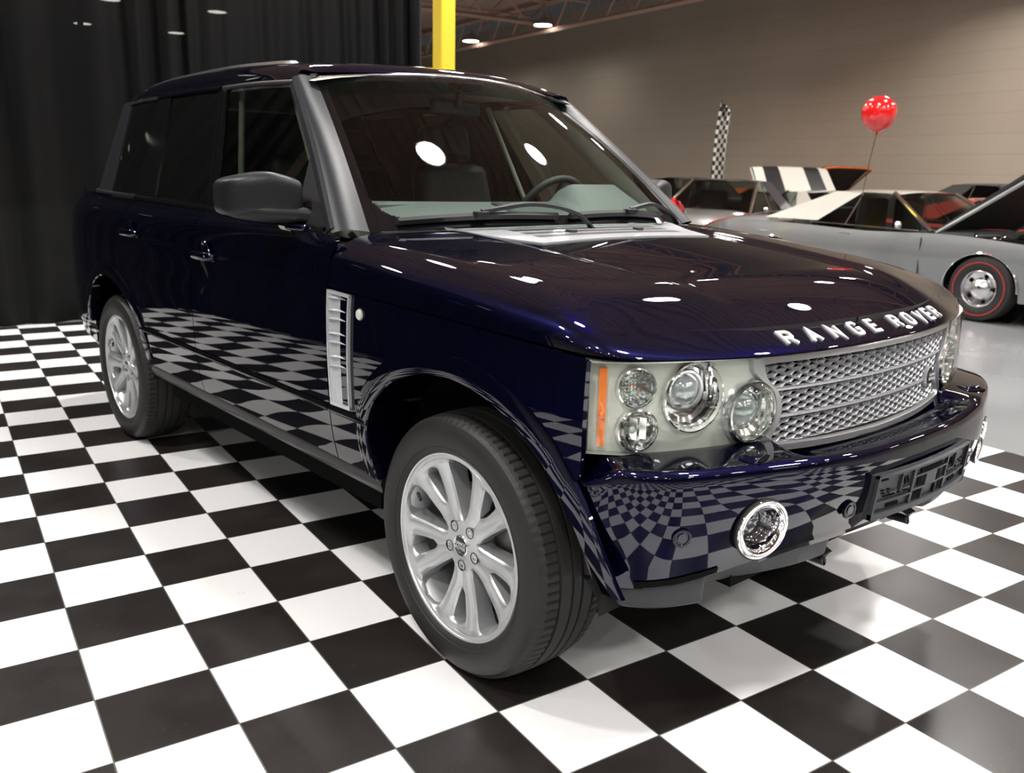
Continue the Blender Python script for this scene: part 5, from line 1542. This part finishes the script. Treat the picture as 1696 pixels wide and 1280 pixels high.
    if wheels:
        for cx in (0, -wb):
            for s in (-1, 1):
                mb = MB(); mb.lathe([(.185, -.09), (.20, -.105), (.27, -.115), (.325, -.10), (rw, -.08), (rw, .08), (.30, .11), (.19, .1)], (cx, s*(hw-.13), rw), (0, -s, 0) if False else (0, 1, 0), 48)
                w = B(mb, 'wheel', tyre2)
                mb = MB(); q = -1 if s < 0 else 1
                mb.lathe([(.268, q*.1165), (.276, q*.1175), (.282, q*.1165)], (cx, s*(hw-.13), rw), (0, 1, 0), 48); o = mb.build('tyre_stripe', red_line, w)
                mb = MB(); mb.lathe([(.192, q*.108), (.186, q*.112), (.178, q*.095), (.172, q*.060), (.115, q*.045), (.105, q*.070), (.075, q*.078), (.055, q*.100), (0, q*.110)], (cx, s*(hw-.13), rw), (0, 1, 0), 40); o = mb.build('wheel_cap', M['chrome_soft'], w)
                mb = MB()
                for k in range(5):
                    a = 2*PI*k/5; mb.ball((cx+cos(a)*.142, s*(hw-.13)+q*.052, rw+sin(a)*.142), .026, 10, 6, sc=(1, .3, 1))
                mb.build('rim_holes', M['void'], w)
    return root
silver_p = mat('silver_coupe', (.26, .27, .275), .28, .45, 1., .04); roofp = mat('pale_roof', (.42, .40, .36), .35, 0, 1., .05)
hd = math.radians(-7.0)
nrm = Vector((-sin(hd), cos(hd), 0))
camaro = classic('classic_coupe', 'silver classic muscle coupe with raised hood parked behind on the right', Vector((-1.98, 7.49, 0))+nrm*.80, hd, silver_p, roofm=roofp, hood_open=math.radians(36), W=1.86, H=1.31)
dk = mat('dark_navy_car', (.01, .01, .03), .3, .3, 1.); grey_p = mat('grey_car', (.20, .19, .18), .35, .5, 1.); redp = mat('red_car', (.40, .02, .012), .3, 0, 1.); white_p = mat('white_car', (.42, .39, .35), .35, 0, 1.); orp = mat('orange_car', (.62, .12, .02), .35, 0, .8); blkp = mat('black_car', (.008, .008, .009), .3, 0, 1.)
def bg_at(az, rng): return Vector((CAM.x+rng*cos(math.radians(az)), CAM.y+rng*sin(math.radians(az)), 0))
classic('classic_sedan', 'dark roofed classic car with grey hood and red pinstripe behind the bow', Vector((-7.05, 8.80, 0)), math.radians(-80), grey_p, roofm=dk, pin=redp, H=1.40, L=(.85, 2.3, .45), W=1.74, rf=(-1.75, -2.3))
classic('classic_sedan', 'black classic car partly hidden behind the windshield pillar', Vector((-9.0, 9.95, 0)), math.radians(-86), blkp, roofm=blkp, H=1.42, W=1.76, L=(.85, 2.4, .4), rf=(-1.8, -2.4))
classic('striped_coupe', 'white coupe with black hood stripes and its hood standing open', Vector((-8.03, 13.26, 0)), math.radians(146), white_p, hood_open=math.radians(43), stripes=blkp, H=1.24, L=(.80, 2.4, .8))
classic('orange_coupe', 'orange coupe with open black-lined hood behind the silver coupe', Vector((-8.45, 15.4, 0)), math.radians(-8), orp, hood_open=math.radians(40), H=1.24, L=(.95, 2.4, .8))
classic('red_coupe', 'red classic car behind the raised hood of the silver coupe', Vector((-1.5, 10.6, 0)), math.radians(-8), redp, H=1.22)
classic('soft_top_car', 'dark convertible with black soft top beyond the silver coupe', Vector((-2.9, 13.8, 0)), math.radians(-8), blkp, roofm=mat('soft_top', (.012, .011, .011), .8), soft=True, H=1.42)
bowm = mat('red_foil', (.55, .01, .012), .18, .5, .6)
pb = bg_at(129.6, 12.4); mb = MB(); rnd = random.Random(4)
for k in range(34):
    a = rnd.uniform(0, 2*PI); e = rnd.uniform(-.1, 1.35); dvec = Vector((cos(a)*cos(e), sin(a)*cos(e), sin(e))); sd = dvec.cross(Vector((0, 0, 1)))
    if sd.length < .1: sd = Vector((1, 0, 0))
    sd.normalize(); up = sd.cross(dvec); G = []
    for i in range(13):
        t_ = 2*PI*i/12; q = Vector((0, 0, .93))+pb+dvec*(.115-.10*cos(t_))+up*(.05*sin(t_)); G.append([tuple(q-sd*.035), tuple(q+sd*.035)])
    mb.grid(G)
bw = mb.build('gift_bow', bowm, None, solid=.002); tag(bw, 'big shiny red gift bow sitting on a dark car hood', 'bow')

# ------------------------------------------------------------------ world, view
w = bpy.data.worlds.new('world'); bpy.context.scene.world = w; w.use_nodes = True
w.node_tree.nodes['Background'].inputs[0].default_value = (.5, .5, .52, 1); w.node_tree.nodes['Background'].inputs[1].default_value = .02
sc = bpy.context.scene; sc.view_settings.view_transform = 'Standard'; sc.view_settings.look = 'None'; sc.view_settings.gamma = 1; sc.view_settings.exposure = 1.7
try: sc.cycles.max_bounces = 10; sc.cycles.transparent_max_bounces = 16; sc.cycles.sample_clamp_indirect = 6
except Exception: pass
